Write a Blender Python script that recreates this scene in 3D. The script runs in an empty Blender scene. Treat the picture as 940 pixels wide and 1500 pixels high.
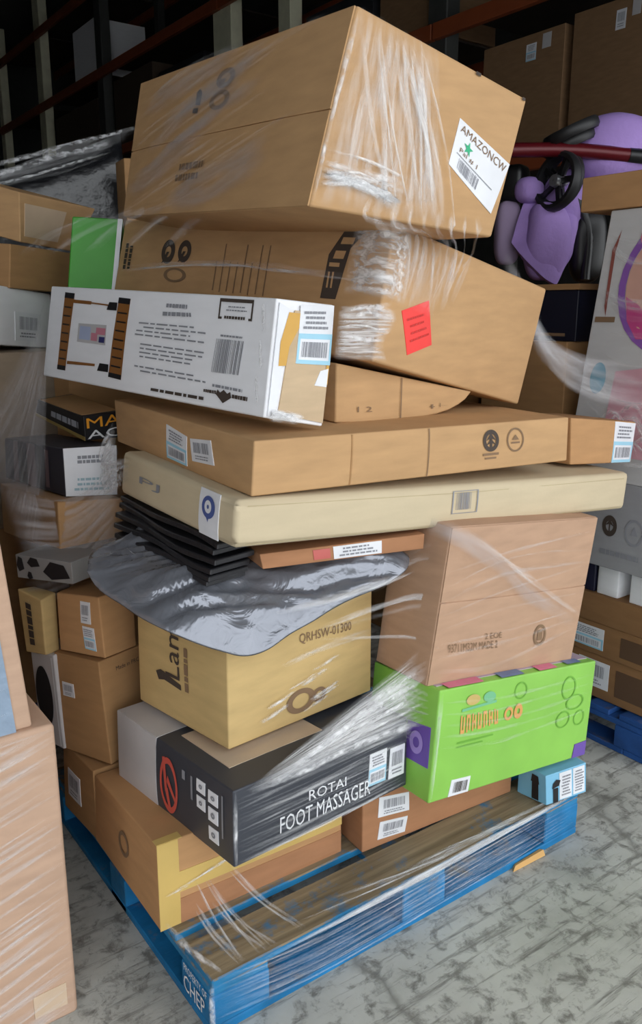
import bpy, bmesh, math, random
from mathutils import Vector, noise, Matrix
random.seed(7)
SC = bpy.context.scene
COL = SC.collection

# ---------------------------------------------------------------- camera
cam_d = bpy.data.cameras.new('camera')
cam_d.sensor_fit = 'VERTICAL'; cam_d.sensor_height = 36.0; cam_d.lens = 1215 / 1500 * 36.0
cam_d.clip_start = 0.02; cam_d.clip_end = 200
cam = bpy.data.objects.new('camera', cam_d); COL.objects.link(cam)
cam.location = (-0.664, -1.31, 1.513)
cam.rotation_euler = (math.radians(90 - 13.8), 0, math.radians(54.1 - 90))
SC.camera = cam

# ---------------------------------------------------------------- daylight
world = bpy.data.worlds.new('overcast_sky'); SC.world = world; world.use_nodes = True
bg = world.node_tree.nodes['Background']
bg.inputs['Color'].default_value = (0.93, 0.97, 1.0, 1); bg.inputs['Strength'].default_value = 2.45
ad = bpy.data.lights.new('dock_door_daylight', 'AREA'); ad.shape = 'RECTANGLE'
ad.size = 4.8; ad.size_y = 3.0; ad.energy = 10; ad.color = (1.0, 0.99, 0.97)
al = bpy.data.objects.new('dock_door_daylight', ad); COL.objects.link(al)
al.location = (4.1, -3.3, 2.0)
al.rotation_euler = (Vector((1.2, 0.2, 0.7)) - Vector(al.location)).to_track_quat('-Z', 'Y').to_euler()
SC.view_settings.view_transform = 'Standard'; SC.view_settings.look = 'None'
SC.view_settings.gamma = 1.0; SC.view_settings.use_curve_mapping = False
SC.view_settings.exposure = -0.06

# ---------------------------------------------------------------- materials
def lin(c):
    if isinstance(c, str):
        c = [int(c[i:i+2], 16) / 255 for i in (0, 2, 4)]
    return tuple(x / 12.92 if x <= .04045 else ((x + .055) / 1.055) ** 2.4 for x in c) + (1,)
MATS = {}
def _new(name):
    m = bpy.data.materials.new(name); m.use_nodes = True
    nt = m.node_tree; b = nt.nodes['Principled BSDF']
    return m, nt, b
def N(nt, t, **kw):
    n = nt.nodes.new(t)
    for k, v in kw.items():
        if hasattr(n, k): setattr(n, k, v)
        else: n.inputs[k].default_value = v
    return n
def ramp(nt, stops):
    r = nt.nodes.new('ShaderNodeValToRGB'); e = r.color_ramp.elements
    while len(e) < len(stops): e.new(0.5)
    for el, (p, c) in zip(e, stops): el.position = p; el.color = c
    return r
def plain(name, col, rough=.6, metal=0, spec=.5, bump=0, bscale=40):
    if name in MATS: return MATS[name]
    m, nt, b = _new(name)
    b.inputs['Roughness'].default_value = rough; b.inputs['Metallic'].default_value = metal
    b.inputs['Specular IOR Level'].default_value = spec
    c = lin(col); tc = N(nt, 'ShaderNodeTexCoord')
    n1 = N(nt, 'ShaderNodeTexNoise', Scale=7.0, Detail=4.0)
    nt.links.new(tc.outputs['Object'], n1.inputs['Vector'])
    r = ramp(nt, [(.3, tuple(x * .9 for x in c[:3]) + (1,)), (.7, tuple(min(1, x * 1.07) for x in c[:3]) + (1,))])
    nt.links.new(n1.outputs['Fac'], r.inputs['Fac']); nt.links.new(r.outputs['Color'], b.inputs['Base Color'])
    if bump:
        n2 = N(nt, 'ShaderNodeTexNoise', Scale=float(bscale), Detail=3.0)
        nt.links.new(tc.outputs['Object'], n2.inputs['Vector'])
        bp = N(nt, 'ShaderNodeBump', Strength=bump, Distance=.01)
        nt.links.new(n2.outputs['Fac'], bp.inputs['Height']); nt.links.new(bp.outputs['Normal'], b.inputs['Normal'])
    MATS[name] = m; return m
def card(name, col, dirt=.12):
    """corrugated board: fine fibre mottling, faint flute lines, slight scuffs"""
    if name in MATS: return MATS[name]
    m, nt, b = _new(name)
    b.inputs['Roughness'].default_value = .78; b.inputs['Specular IOR Level'].default_value = .25
    c = lin(col); tc = N(nt, 'ShaderNodeTexCoord')
    mp = N(nt, 'ShaderNodeMapping'); mp.inputs['Scale'].default_value = (3, 3, 14)
    nt.links.new(tc.outputs['Object'], mp.inputs['Vector'])
    n1 = N(nt, 'ShaderNodeTexNoise', Scale=3.0, Detail=6.0); nt.links.new(mp.outputs['Vector'], n1.inputs['Vector'])
    r = ramp(nt, [(.25, tuple(x * (1 - dirt) for x in c[:3]) + (1,)), (.75, tuple(min(1, x * (1 + dirt * .6)) for x in c[:3]) + (1,))])
    nt.links.new(n1.outputs['Fac'], r.inputs['Fac']); nt.links.new(r.outputs['Color'], b.inputs['Base Color'])
    n2 = N(nt, 'ShaderNodeTexNoise', Scale=18.0, Detail=4.0); nt.links.new(tc.outputs['Object'], n2.inputs['Vector'])
    bp = N(nt, 'ShaderNodeBump', Strength=.12, Distance=.01)
    nt.links.new(n2.outputs['Fac'], bp.inputs['Height']); nt.links.new(bp.outputs['Normal'], b.inputs['Normal'])
    MATS[name] = m; return m
def film(name, base, peak, su, sv, lo=.45, hi=.7, tint=(.93, .93, .95), rough=.16):
    """clear stretch film: thin film is nearly clear, gathered pleats turn milky, their white streaks also stand in for reflections"""
    if name in MATS: return MATS[name]
    m, nt, b = _new(name)
    b.inputs['Base Color'].default_value = tuple(tint) + (1,); b.inputs['Roughness'].default_value = rough
    b.inputs['Specular IOR Level'].default_value = .7
    uv = N(nt, 'ShaderNodeUVMap'); mp = N(nt, 'ShaderNodeMapping'); mp.inputs['Scale'].default_value = (su, sv, 1)
    nt.links.new(uv.outputs['UV'], mp.inputs['Vector'])
    n1 = N(nt, 'ShaderNodeTexNoise', Scale=1.0, Detail=5.0, Roughness=.6, Distortion=.3)
    nt.links.new(mp.outputs['Vector'], n1.inputs['Vector'])
    mr = N(nt, 'ShaderNodeMapRange'); mr.inputs['From Min'].default_value = lo; mr.inputs['From Max'].default_value = hi
    mr.inputs['To Min'].default_value = base; mr.inputs['To Max'].default_value = peak
    nt.links.new(n1.outputs['Fac'], mr.inputs['Value'])
    bp = N(nt, 'ShaderNodeBump', Strength=.55, Distance=.01); nt.links.new(n1.outputs['Fac'], bp.inputs['Height'])
    nt.links.new(bp.outputs['Normal'], b.inputs['Normal'])
    at = N(nt, 'ShaderNodeAttribute'); at.attribute_name = 'fade'; mu = N(nt, 'ShaderNodeMath', operation='MULTIPLY')
    nt.links.new(mr.outputs['Result'], mu.inputs[0]); nt.links.new(at.outputs['Fac'], mu.inputs[1])
    tr = N(nt, 'ShaderNodeBsdfTransparent'); mx = N(nt, 'ShaderNodeMixShader')
    nt.links.new(mu.outputs[0], mx.inputs['Fac']); nt.links.new(tr.outputs['BSDF'], mx.inputs[1])
    nt.links.new(b.outputs['BSDF'], mx.inputs[2])
    out = nt.nodes['Material Output']; nt.links.new(mx.outputs['Shader'], out.inputs['Surface'])
    MATS[name] = m; return m
def concrete():
    m, nt, b = _new('stained_concrete'); tc = N(nt, 'ShaderNodeTexCoord'); L = nt.links.new
    b.inputs['Roughness'].default_value = .62; b.inputs['Specular IOR Level'].default_value = .35
    n1 = N(nt, 'ShaderNodeTexNoise', Scale=2.2, Detail=8.0, Roughness=.65); L(tc.outputs['Object'], n1.inputs['Vector'])
    r1 = ramp(nt, [(.3, lin('9b9b94')), (.5, lin('bbbbb4')), (.72, lin('cbcbc4'))]); L(n1.outputs['Fac'], r1.inputs['Fac'])
    n2 = N(nt, 'ShaderNodeTexNoise', Scale=19.0, Detail=9.0, Roughness=.7, Distortion=.35); L(tc.outputs['Object'], n2.inputs['Vector'])
    r2 = ramp(nt, [(.36, (0, 0, 0, 1)), (.50, (1, 1, 1, 1))]); L(n2.outputs['Fac'], r2.inputs['Fac'])
    mp = N(nt, 'ShaderNodeMapping'); mp.inputs['Rotation'].default_value = (0, 0, .62); mp.inputs['Scale'].default_value = (2.2, 26, 1)
    L(tc.outputs['Object'], mp.inputs['Vector'])
    n3 = N(nt, 'ShaderNodeTexNoise', Scale=1.3, Detail=7.0, Roughness=.7); L(mp.outputs['Vector'], n3.inputs['Vector'])
    r3 = ramp(nt, [(.34, (0, 0, 0, 1)), (.47, (1, 1, 1, 1))]); L(n3.outputs['Fac'], r3.inputs['Fac'])
    mulA = N(nt, 'ShaderNodeMath', operation='MULTIPLY'); L(r2.outputs['Color'], mulA.inputs[0]); L(r3.outputs['Color'], mulA.inputs[1])
    nw = N(nt, 'ShaderNodeTexNoise', Scale=5.0, Detail=4.0); L(tc.outputs['Object'], nw.inputs['Vector'])
    mxv = N(nt, 'ShaderNodeMix', data_type='VECTOR'); mxv.inputs[0].default_value = .12
    L(tc.outputs['Object'], mxv.inputs[4]); L(nw.outputs['Color'], mxv.inputs[5])
    vo = N(nt, 'ShaderNodeTexVoronoi', feature='DISTANCE_TO_EDGE', Scale=.55); L(mxv.outputs[1], vo.inputs['Vector'])
    r4 = ramp(nt, [(.0, (.25, .25, .25, 1)), (.006, (1, 1, 1, 1))]); L(vo.outputs['Distance'], r4.inputs['Fac'])
    mulB = N(nt, 'ShaderNodeMath', operation='MULTIPLY'); L(mulA.outputs[0], mulB.inputs[0]); L(r4.outputs['Color'], mulB.inputs[1])
    mx = N(nt, 'ShaderNodeMix', data_type='RGBA'); L(mulB.outputs[0], mx.inputs[0])
    dk = N(nt, 'ShaderNodeMix', data_type='RGBA', blend_type='MULTIPLY'); dk.inputs[0].default_value = 1
    L(r1.outputs['Color'], dk.inputs[6]); dk.inputs[7].default_value = (.42, .41, .40, 1)
    L(dk.outputs[2], mx.inputs[6]); L(r1.outputs['Color'], mx.inputs[7]); L(mx.outputs[2], b.inputs['Base Color'])
    bp = N(nt, 'ShaderNodeBump', Strength=.25, Distance=.01); L(mulB.outputs[0], bp.inputs['Height']); L(bp.outputs['Normal'], b.inputs['Normal'])
    return m
def pallet_wood(name, blue, wood, wear):
    """painted softwood: the faces that loads rub are worn down to grey-brown wood"""
    m, nt, b = _new(name); L = nt.links.new; tc = N(nt, 'ShaderNodeTexCoord')
    b.inputs['Roughness'].default_value = .6; b.inputs['Specular IOR Level'].default_value = .3
    mp = N(nt, 'ShaderNodeMapping'); mp.inputs['Scale'].default_value = (2, 38, 38); L(tc.outputs['Object'], mp.inputs['Vector'])
    n1 = N(nt, 'ShaderNodeTexNoise', Scale=1.6, Detail=6.0); L(mp.outputs['Vector'], n1.inputs['Vector'])
    w = lin(wood); r1 = ramp(nt, [(.3, tuple(x * .55 for x in w[:3]) + (1,)), (.7, tuple(x * 1.15 for x in w[:3]) + (1,))]); L(n1.outputs['Fac'], r1.inputs['Fac'])
    n2 = N(nt, 'ShaderNodeTexNoise', Scale=6.0, Detail=7.0, Roughness=.7); L(tc.outputs['Object'], n2.inputs['Vector'])
    ge = N(nt, 'ShaderNodeNewGeometry'); sx = N(nt, 'ShaderNodeSeparateXYZ'); L(ge.outputs['True Normal'], sx.inputs[0])
    ma = N(nt, 'ShaderNodeMath', operation='MULTIPLY_ADD'); L(sx.outputs['Z'], ma.inputs[0]); ma.inputs[1].default_value = wear; L(n2.outputs['Fac'], ma.inputs[2])
    r2 = ramp(nt, [(.62, (0, 0, 0, 1)), (.74, (1, 1, 1, 1))]); L(ma.outputs[0], r2.inputs['Fac'])
    bl = lin(blue); n3 = N(nt, 'ShaderNodeTexNoise', Scale=11.0, Detail=5.0); L(tc.outputs['Object'], n3.inputs['Vector'])
    r3 = ramp(nt, [(.3, tuple(x * .72 for x in bl[:3]) + (1,)), (.7, tuple(min(1, x * 1.2) for x in bl[:3]) + (1,))]); L(n3.outputs['Fac'], r3.inputs['Fac'])
    mx = N(nt, 'ShaderNodeMix', data_type='RGBA'); L(r2.outputs['Color'], mx.inputs[0]); L(r3.outputs['Color'], mx.inputs[6]); L(r1.outputs['Color'], mx.inputs[7])
    L(mx.outputs[2], b.inputs['Base Color'])
    bp = N(nt, 'ShaderNodeBump', Strength=.2, Distance=.01); L(n1.outputs['Fac'], bp.inputs['Height']); L(bp.outputs['Normal'], b.inputs['Normal'])
    return m
INK = plain('black_ink', '453a33', .75); INKB = plain('faded_ink', '84694f', .8); WHITEP = plain('label_paper', 'e4e5ea', .55)
BLUEP = plain('label_blue', '9fcfe4', .55); GREYINK = plain('grey_ink', '8c8d94', .7); TAPE = plain('packing_tape', 'c9a877', .3)
WHITEINK = plain('white_ink', 'e3e5e8', .6)

# ---------------------------------------------------------------- object helpers
def tag(o, label=None, cat=None, group=None, kind=None):
    if label: o['label'] = label
    if cat: o['category'] = cat
    if group: o['group'] = group
    if kind: o['kind'] = kind
    return o
def empty(name, loc, label, cat, group=None):
    o = bpy.data.objects.new(name, None); o.location = loc; o.empty_display_size = .05; COL.objects.link(o)
    return tag(o, label, cat, group)
def link(name, me, mat, parent=None, loc=None):
    o = bpy.data.objects.new(name, me); COL.objects.link(o)
    if mat and not me.materials: me.materials.append(mat)
    if parent: o.parent = parent
    if loc is not None: o.location = loc
    return o
def wpos(o):
    p = Vector((0, 0, 0))
    while o is not None: p += o.location; o = o.parent
    return p
def mesh_obj(name, verts, faces, mat, parent=None, uvs=None, smooth=False, loc=None, angle=None, fade=None):
    """verts in world space; the mesh is stored relative to its own base (or to its parent)"""
    verts = [Vector(v) for v in verts]
    if parent is not None: base = wpos(parent); loc = None
    else:
        if loc is None:
            lo = [min(v[i] for v in verts) for i in range(3)]; hi = [max(v[i] for v in verts) for i in range(3)]
            loc = Vector(((lo[0] + hi[0]) / 2, (lo[1] + hi[1]) / 2, lo[2]))
        base = Vector(loc)
    me = bpy.data.meshes.new(name); me.from_pydata([tuple(v - base) for v in verts], [], faces)
    if uvs:
        l = me.uv_layers.new(name='UVMap')
        for p in me.polygons:
            for li in p.loop_indices: l.data[li].uv = uvs[me.loops[li].vertex_index]
    if fade:
        at = me.attributes.new('fade', 'FLOAT', 'POINT')
        for i, f in enumerate(fade): at.data[i].value = f
    if smooth:
        for p in me.polygons: p.use_smooth = True
        if angle: me.set_sharp_from_angle(angle=math.radians(angle))
    me.update()
    return link(name, me, mat, parent, base if parent is None else None)
def bevel(o, w, seg=2):
    b = o.modifiers.new('edge_wear', 'BEVEL'); b.width = w; b.segments = seg; b.limit_method = 'ANGLE'; b.angle_limit = math.radians(40)
    return o
FACES = {'R': (0, 1, 5, 4), 'L': (2, 0, 4, 6), 'T': (4, 5, 7, 6), 'K': (1, 3, 7, 5), 'Q': (3, 2, 6, 7), 'B': (2, 3, 1, 0)}
def sq(q, a0, b0, a1, b1):
    def bl(a, b): return tuple((1-a)*(1-b)*q[0][i] + a*(1-b)*q[1][i] + a*b*q[2][i] + (1-a)*b*q[3][i] for i in (0, 1))
    return [bl(a0, b0), bl(a1, b0), bl(a1, b1), bl(a0, b1)]
def rect(u0, v0, u1, v1): return [(u0, v0), (u1, v0), (u1, v1), (u0, v1)]
TXT = {}
def text_mesh(s):
    if s in TXT: return TXT[s]
    cu = bpy.data.curves.new('t', 'FONT'); cu.body = s; cu.resolution_u = 2; cu.space_line = .9
    ob = bpy.data.objects.new('t', cu); COL.objects.link(ob)
    dg = bpy.context.evaluated_depsgraph_get(); me = ob.evaluated_get(dg).to_mesh()
    vs = [(v.co.x, v.co.y) for v in me.vertices]; fs = [tuple(p.vertices) for p in me.polygons]
    ob.evaluated_get(dg).to_mesh_clear(); bpy.data.objects.remove(ob); bpy.data.curves.remove(cu)
    x0, x1 = min(v[0] for v in vs), max(v[0] for v in vs); y0, y1 = min(v[1] for v in vs), max(v[1] for v in vs)
    TXT[s] = ([((x - x0) / (x1 - x0), (y - y0) / (y1 - y0)) for x, y in vs], fs); return TXT[s]
class Box:
    """a carton from its eight corners: near, right, left, back on the bottom, then the same on top"""
    def __init__(s, name, corners, mat, label=None, cat='box', bulge=.004, bev=.004, n=8, parent=None, group=None, wob=.0015):
        s.c = [Vector(c) for c in corners]; s.bulge = bulge; s.wob = wob; s.fo = {}
        s.nrm = {}
        for f, ids in FACES.items():
            a, b, c, d = [s.c[i] for i in ids]; s.nrm[f] = (c - a).cross(d - b).normalized()
        verts = []; faces = []; idx = {}
        for f in FACES:
            g = []
            for j in range(n + 1):
                row = []
                for i in range(n + 1):
                    p = s.P(f, i / n, j / n, 0); key = tuple(round(x, 5) for x in p)
                    if key not in idx: idx[key] = len(verts); verts.append(p)
                    row.append(idx[key])
                g.append(row)
            for j in range(n):
                for i in range(n): faces.append((g[j][i], g[j][i+1], g[j+1][i+1], g[j+1][i]))
        base = sum((s.c[i] for i in range(4)), Vector()) / 4; base.z = min(c.z for c in s.c[:4])
        s.o = mesh_obj(name, verts, faces, mat, parent, smooth=True, loc=base, angle=35)
        if bev: bevel(s.o, bev); s.o.modifiers[-1].harden_normals = True
        if label: tag(s.o, label, cat, group)
    def P(s, f, u, v, off=0.0):
        a, b, c, d = [s.c[i] for i in FACES[f]]
        p = a * ((1-u)*(1-v)) + b * (u*(1-v)) + c * (u*v) + d * ((1-u)*v)
        k = max(0, min(1, 4*u*(1-u))) ** .5 * max(0, min(1, 4*v*(1-v))) ** .5
        d_ = s.bulge * k + s.wob * noise.noise(p * 9) * k
        return p + s.nrm[f] * (d_ + off + s.fo.get(f, 0))
    def slab(s, name, f, q, mat, off=.0004, th=.001, n=5, parent=None):
        vs = []; fs = []
        for j in range(n + 1):
            for i in range(n + 1):
                (u, v), = [sq(q, i/n, j/n, i/n, j/n)[0]]; vs.append(s.P(f, u, v, off + th))
        for j in range(n):
            for i in range(n):
                a = j*(n+1)+i; fs.append((a, a+1, a+n+2, a+n+1))
        ring = [i for i in range(n+1)] + [(j)*(n+1)+n for j in range(1, n+1)] + [n*(n+1)+i for i in range(n-1, -1, -1)] + [j*(n+1) for j in range(n-1, 0, -1)]
        rp = []
        for r in ring:
            i, j = r % (n+1), r // (n+1); u, v = sq(q, i/n, j/n, i/n, j/n)[0]; rp.append(len(vs)); vs.append(s.P(f, u, v, off - .001))
        for k in range(len(ring)):
            k2 = (k+1) % len(ring); fs.append((ring[k2], ring[k], rp[k], rp[k2]))
        return mesh_obj(name, vs, fs, mat, parent or s.o)
    def text(s, f, q, body, mat=INK, off=.0022, parent=None, name='printed_text'):
        pts, fs = text_mesh(body)
        return mesh_obj(name, [s.P(f, *sq(q, a, b, a, b)[0], off) for a, b in pts], fs, mat, parent or s.o)
    def shapes(s, name, f, polys, mat, off=.002, parent=None):
        if name in ('printed_mark', 'staple_mark', 'printed_stripe') and 1 < len(polys) <= 4:
            return [s.shapes(name, f, [q], mat, off, parent) for q in polys][0]
        vs = []; fs = []
        for p in polys:
            m = max(math.dist(p[i], p[i-1]) for i in range(len(p)))
            if len(p) == 4 and m > .07:      # long print follows the bowed board
                k = min(10, int(m / .05) + 1); o = len(vs)
                for j in range(k + 1): vs += [s.P(f, *sq(p, i/k, j/k, 0, 0)[0], off) for i in range(k + 1)]
                fs += [(o+j*(k+1)+i, o+j*(k+1)+i+1, o+(j+1)*(k+1)+i+1, o+(j+1)*(k+1)+i) for j in range(k) for i in range(k)]
            else:
                fs.append(tuple(range(len(vs), len(vs) + len(p)))); vs += [s.P(f, u, v, off) for u, v in p]
        return mesh_obj(name, vs, fs, mat, parent or s.o)
    def bars(s, f, q, mat=INK, n=14, off=.0024, parent=None, seed=1, name='barcode'):
        rnd = random.Random(seed); x = 0.; P = []
        while x < 1:
            w = rnd.choice((.018, .03, .045)) * 14 / n; P.append(sq(q, x, 0, min(1, x + w), 1)); x += w + rnd.choice((.02, .03, .05)) * 14 / n
        return s.shapes(name, f, P, mat, off, parent)
    def lines(s, f, q, n, mat=GREYINK, fill=.5, off=.0024, parent=None, seed=1, name='printed_lines'):
        rnd = random.Random(seed); P = []
        for i in range(n):
            x = rnd.uniform(0, .12)
            e = rnd.uniform(.75, 1)
            while x < e:
                w = rnd.uniform(.05, .16); P.append(sq(q, x, (i + .5 - fill/2) / n, min(e, x + w), (i + .5 + fill/2) / n)); x += w + .025
        return s.shapes(name, f, P, mat, off, parent)
    def ring(s, f, q, r0, r1, mat, off=.0022, parent=None, name='printed_mark', n=28, extra=None):
        P = []
        for k in range(n):
            a, b = 2*math.pi*k/n, 2*math.pi*(k+1)/n
            P.append([sq(q, .5+.5*r*math.cos(t), .5+.5*r*math.sin(t), 0, 0)[0] for r, t in ((r0, a), (r1, a), (r1, b), (r0, b))])
        for e in extra or []: P.append([sq(q, x, y, 0, 0)[0] for x, y in e])
        return s.shapes(name, f, P, mat, off, parent)
    def label_(s, f, q, blue=False, seed=1, name='shipping_label'):
        l = s.slab(name, f, q, WHITEP)
        if blue:
            s.shapes('blue_border', f, [sq(q, .0, .0, 1, .07), sq(q, 0, .43, 1, .52), sq(q, 0, 0, .06, .5), sq(q, .94, 0, 1, .5)], BLUEP, .0018, l)
            s.bars(f, sq(q, .12, .12, .88, .38), GREYINK, 18, .0026, l, seed); s.lines(f, sq(q, .1, .58, .9, .92), 4, GREYINK, .5, .0026, l, seed)
        else:
            s.bars(f, sq(q, .15, .4, .85, .85), GREYINK, 16, .0024, l, seed); s.lines(f, sq(q, .15, .1, .85, .32), 2, GREYINK, .45, .0024, l, seed)
        return l
    def flaps(s, f, at=.5, axis='v', mat=None, gap=.004, tilt=0):
        m = mat or s.o.data.materials[0]
        qs = [rect(.004, .006, .996, at - gap), rect(.004, at + gap, .996, .994)] if axis == 'v' else [rect(.006, .004, at - gap, .996), rect(at + gap, .004, .994, .996)]
        for q in qs: s.slab('flap', f, q, m, .0002, .0022, 6)
        s.fo[f] = .0026
    def tape(s, f, q, mat=None): return s.slab('packing_tape', f, q, mat or TAPE, .0006, .0006)
def hexa(x0, x1, y0, y1, z0, z1, yaw=0, piv=None, jit=0, seed=0):
    r = random.Random(seed); C = []
    px, py = piv or (x0, y0)
    for z in (z0, z1):
        for x, y in ((x0, y0), (x1, y0), (x0, y1), (x1, y1)):
            dx, dy = x - px, y - py; c, s_ = math.cos(math.radians(yaw)), math.sin(math.radians(yaw))
            C.append((px + c*dx - s_*dy + (r.uniform(-jit, jit)), py + s_*dx + c*dy + r.uniform(-jit, jit), z + (r.uniform(-jit, jit) * .4 if z == z1 else 0)))
    return C
def cuboid(name, x0, x1, y0, y1, z0, z1, mat, parent, bev=.002):
    v = [(x0,y0,z0),(x1,y0,z0),(x1,y1,z0),(x0,y1,z0),(x0,y0,z1),(x1,y0,z1),(x1,y1,z1),(x0,y1,z1)]
    o = mesh_obj(name, v, [(3,2,1,0),(4,5,6,7),(0,1,5,4),(1,2,6,5),(2,3,7,6),(3,0,4,7)], mat, parent)
    if bev: bevel(o, bev, 1)
    return o
def catmull(pts, n):
    pts = [Vector(p) for p in pts]; P = [pts[0]*2 - pts[1]] + pts + [pts[-1]*2 - pts[-2]]; out = []
    segs = len(pts) - 1
    for k in range(n + 1):
        t = k / n * segs; i = min(int(t), segs - 1); t -= i
        a, b, c, d = P[i:i+4]
        out.append(.5 * ((2*b) + (c-a)*t + (2*a-5*b+4*c-d)*t*t + (3*b-a-3*c+d)*t*t*t))
    return out
def tube(name, pts, r, mat, parent, sides=8, n=24, closed=False, flat=1.0):
    c = catmull(pts, n) if len(pts) > 2 else [Vector(pts[0]).lerp(Vector(pts[1]), k / 4) for k in range(5)]
    vs = []; fs = []
    for i, p in enumerate(c):
        t = (c[min(i+1, len(c)-1)] - c[max(i-1, 0)]).normalized()
        a = t.cross(Vector((0, 0, 1)));  a = a.normalized() if a.length > .05 else Vector((1, 0, 0)); b = t.cross(a)
        rr = r(i / (len(c)-1)) if callable(r) else r
        for k in range(sides):
            w = 2*math.pi*k/sides; vs.append(p + a*(math.cos(w)*rr) + b*(math.sin(w)*rr*flat))
    for i in range(len(c)-1):
        for k in range(sides):
            k2 = (k+1) % sides; fs.append((i*sides+k, i*sides+k2, (i+1)*sides+k2, (i+1)*sides+k))
    fs.append(tuple(range(sides-1, -1, -1))); fs.append(tuple(range((len(c)-1)*sides, len(c)*sides)))
    return mesh_obj(name, vs, fs, mat, parent, smooth=True, angle=50)
FILM_S = film('film_strand', .12, .62, 9, 160, .38, .68)
FILM_T = film('film_thin', .03, .24, 5, 110, .42, .72)
FILM_M = film('film_gathered', .08, .46, 6, 100, .40, .70)
FILM_W = film('film_crumpled', .10, .70, 30, 70, .40, .66)
FILM_D = film('film_dull', .16, .36, 5, 60, .4, .7, tint=(.62, .6, .63))
def strand(parent, pts, w, up, mat=None, seed=0, name='film_strand', n=None):
    """a pleat of gathered film: narrow ribbon with a raised middle"""
    rnd = random.Random(seed); pts = [Vector(p) for p in pts]; up = Vector(up).normalized()
    ln = sum((pts[i+1]-pts[i]).length for i in range(len(pts)-1)); n = n or max(6, int(ln / .03))
    c = catmull(pts, n) if len(pts) > 2 else [pts[0].lerp(pts[1], k/n) for k in range(n+1)]
    vs = []; fs = []; uv = []; fd = []; d = 0; o1, o2 = rnd.uniform(0, 50), rnd.uniform(0, 50)
    for i, p in enumerate(c):
        if i: d += (c[i]-c[i-1]).length
        t = (c[min(i+1, n)] - c[max(i-1, 0)]).normalized(); sd = t.cross(up).normalized()
        ww = w * (.55 + .6*abs(noise.noise(Vector((d*6, o1, 0))))) * (.5 + .5*min(1, 6*min(i, n-i)/n + .15))
        q = p + sd * (noise.noise(Vector((d*4, o2, 3))) * w * .5)
        h = .0025 + .002*noise.noise(Vector((d*20, o1, 7)))
        fl = min(1, 5*min(i, n-i)/n)
        for s_, hh, ff in ((-1, 0, 0), (-.35, h, 1), (.35, h*.7, 1), (1, 0, 0)):
            vs.append(q + sd*(ww*.7*s_) + up*hh); uv.append((d + o1, s_*ww*.5 + o2)); fd.append(ff*fl)
    for i in range(n):
        for k in range(3): a = i*4+k; fs.append((a, a+1, a+5, a+4))
    return mesh_obj(name, vs, fs, mat or FILM_S, parent, uvs=uv, smooth=True, fade=fd)
def sheet(parent, fn, nu, nv, mat, su=1.0, sv=1.0, amp=.004, up=None, seed=0, name='film_sheet'):
    vs = []; fs = []; uv = []; fd = []
    for j in range(nv+1):
        for i in range(nu+1):
            u, v = i/nu, j/nv; p = Vector(fn(u, v))
            if up is not None: p = p + Vector(up) * (amp * (1 + noise.noise(Vector((u*su*5, v*sv*30, seed)))))
            vs.append(p); uv.append((u*su + seed, v*sv)); fd.append(min(1, 6*min(u, 1-u, v, 1-v)))
    for j in range(nv):
        for i in range(nu): a = j*(nu+1)+i; fs.append((a, a+1, a+nu+2, a+nu+1))
    return mesh_obj(name, vs, fs, mat, parent, uvs=uv, smooth=True, fade=fd)

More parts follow.
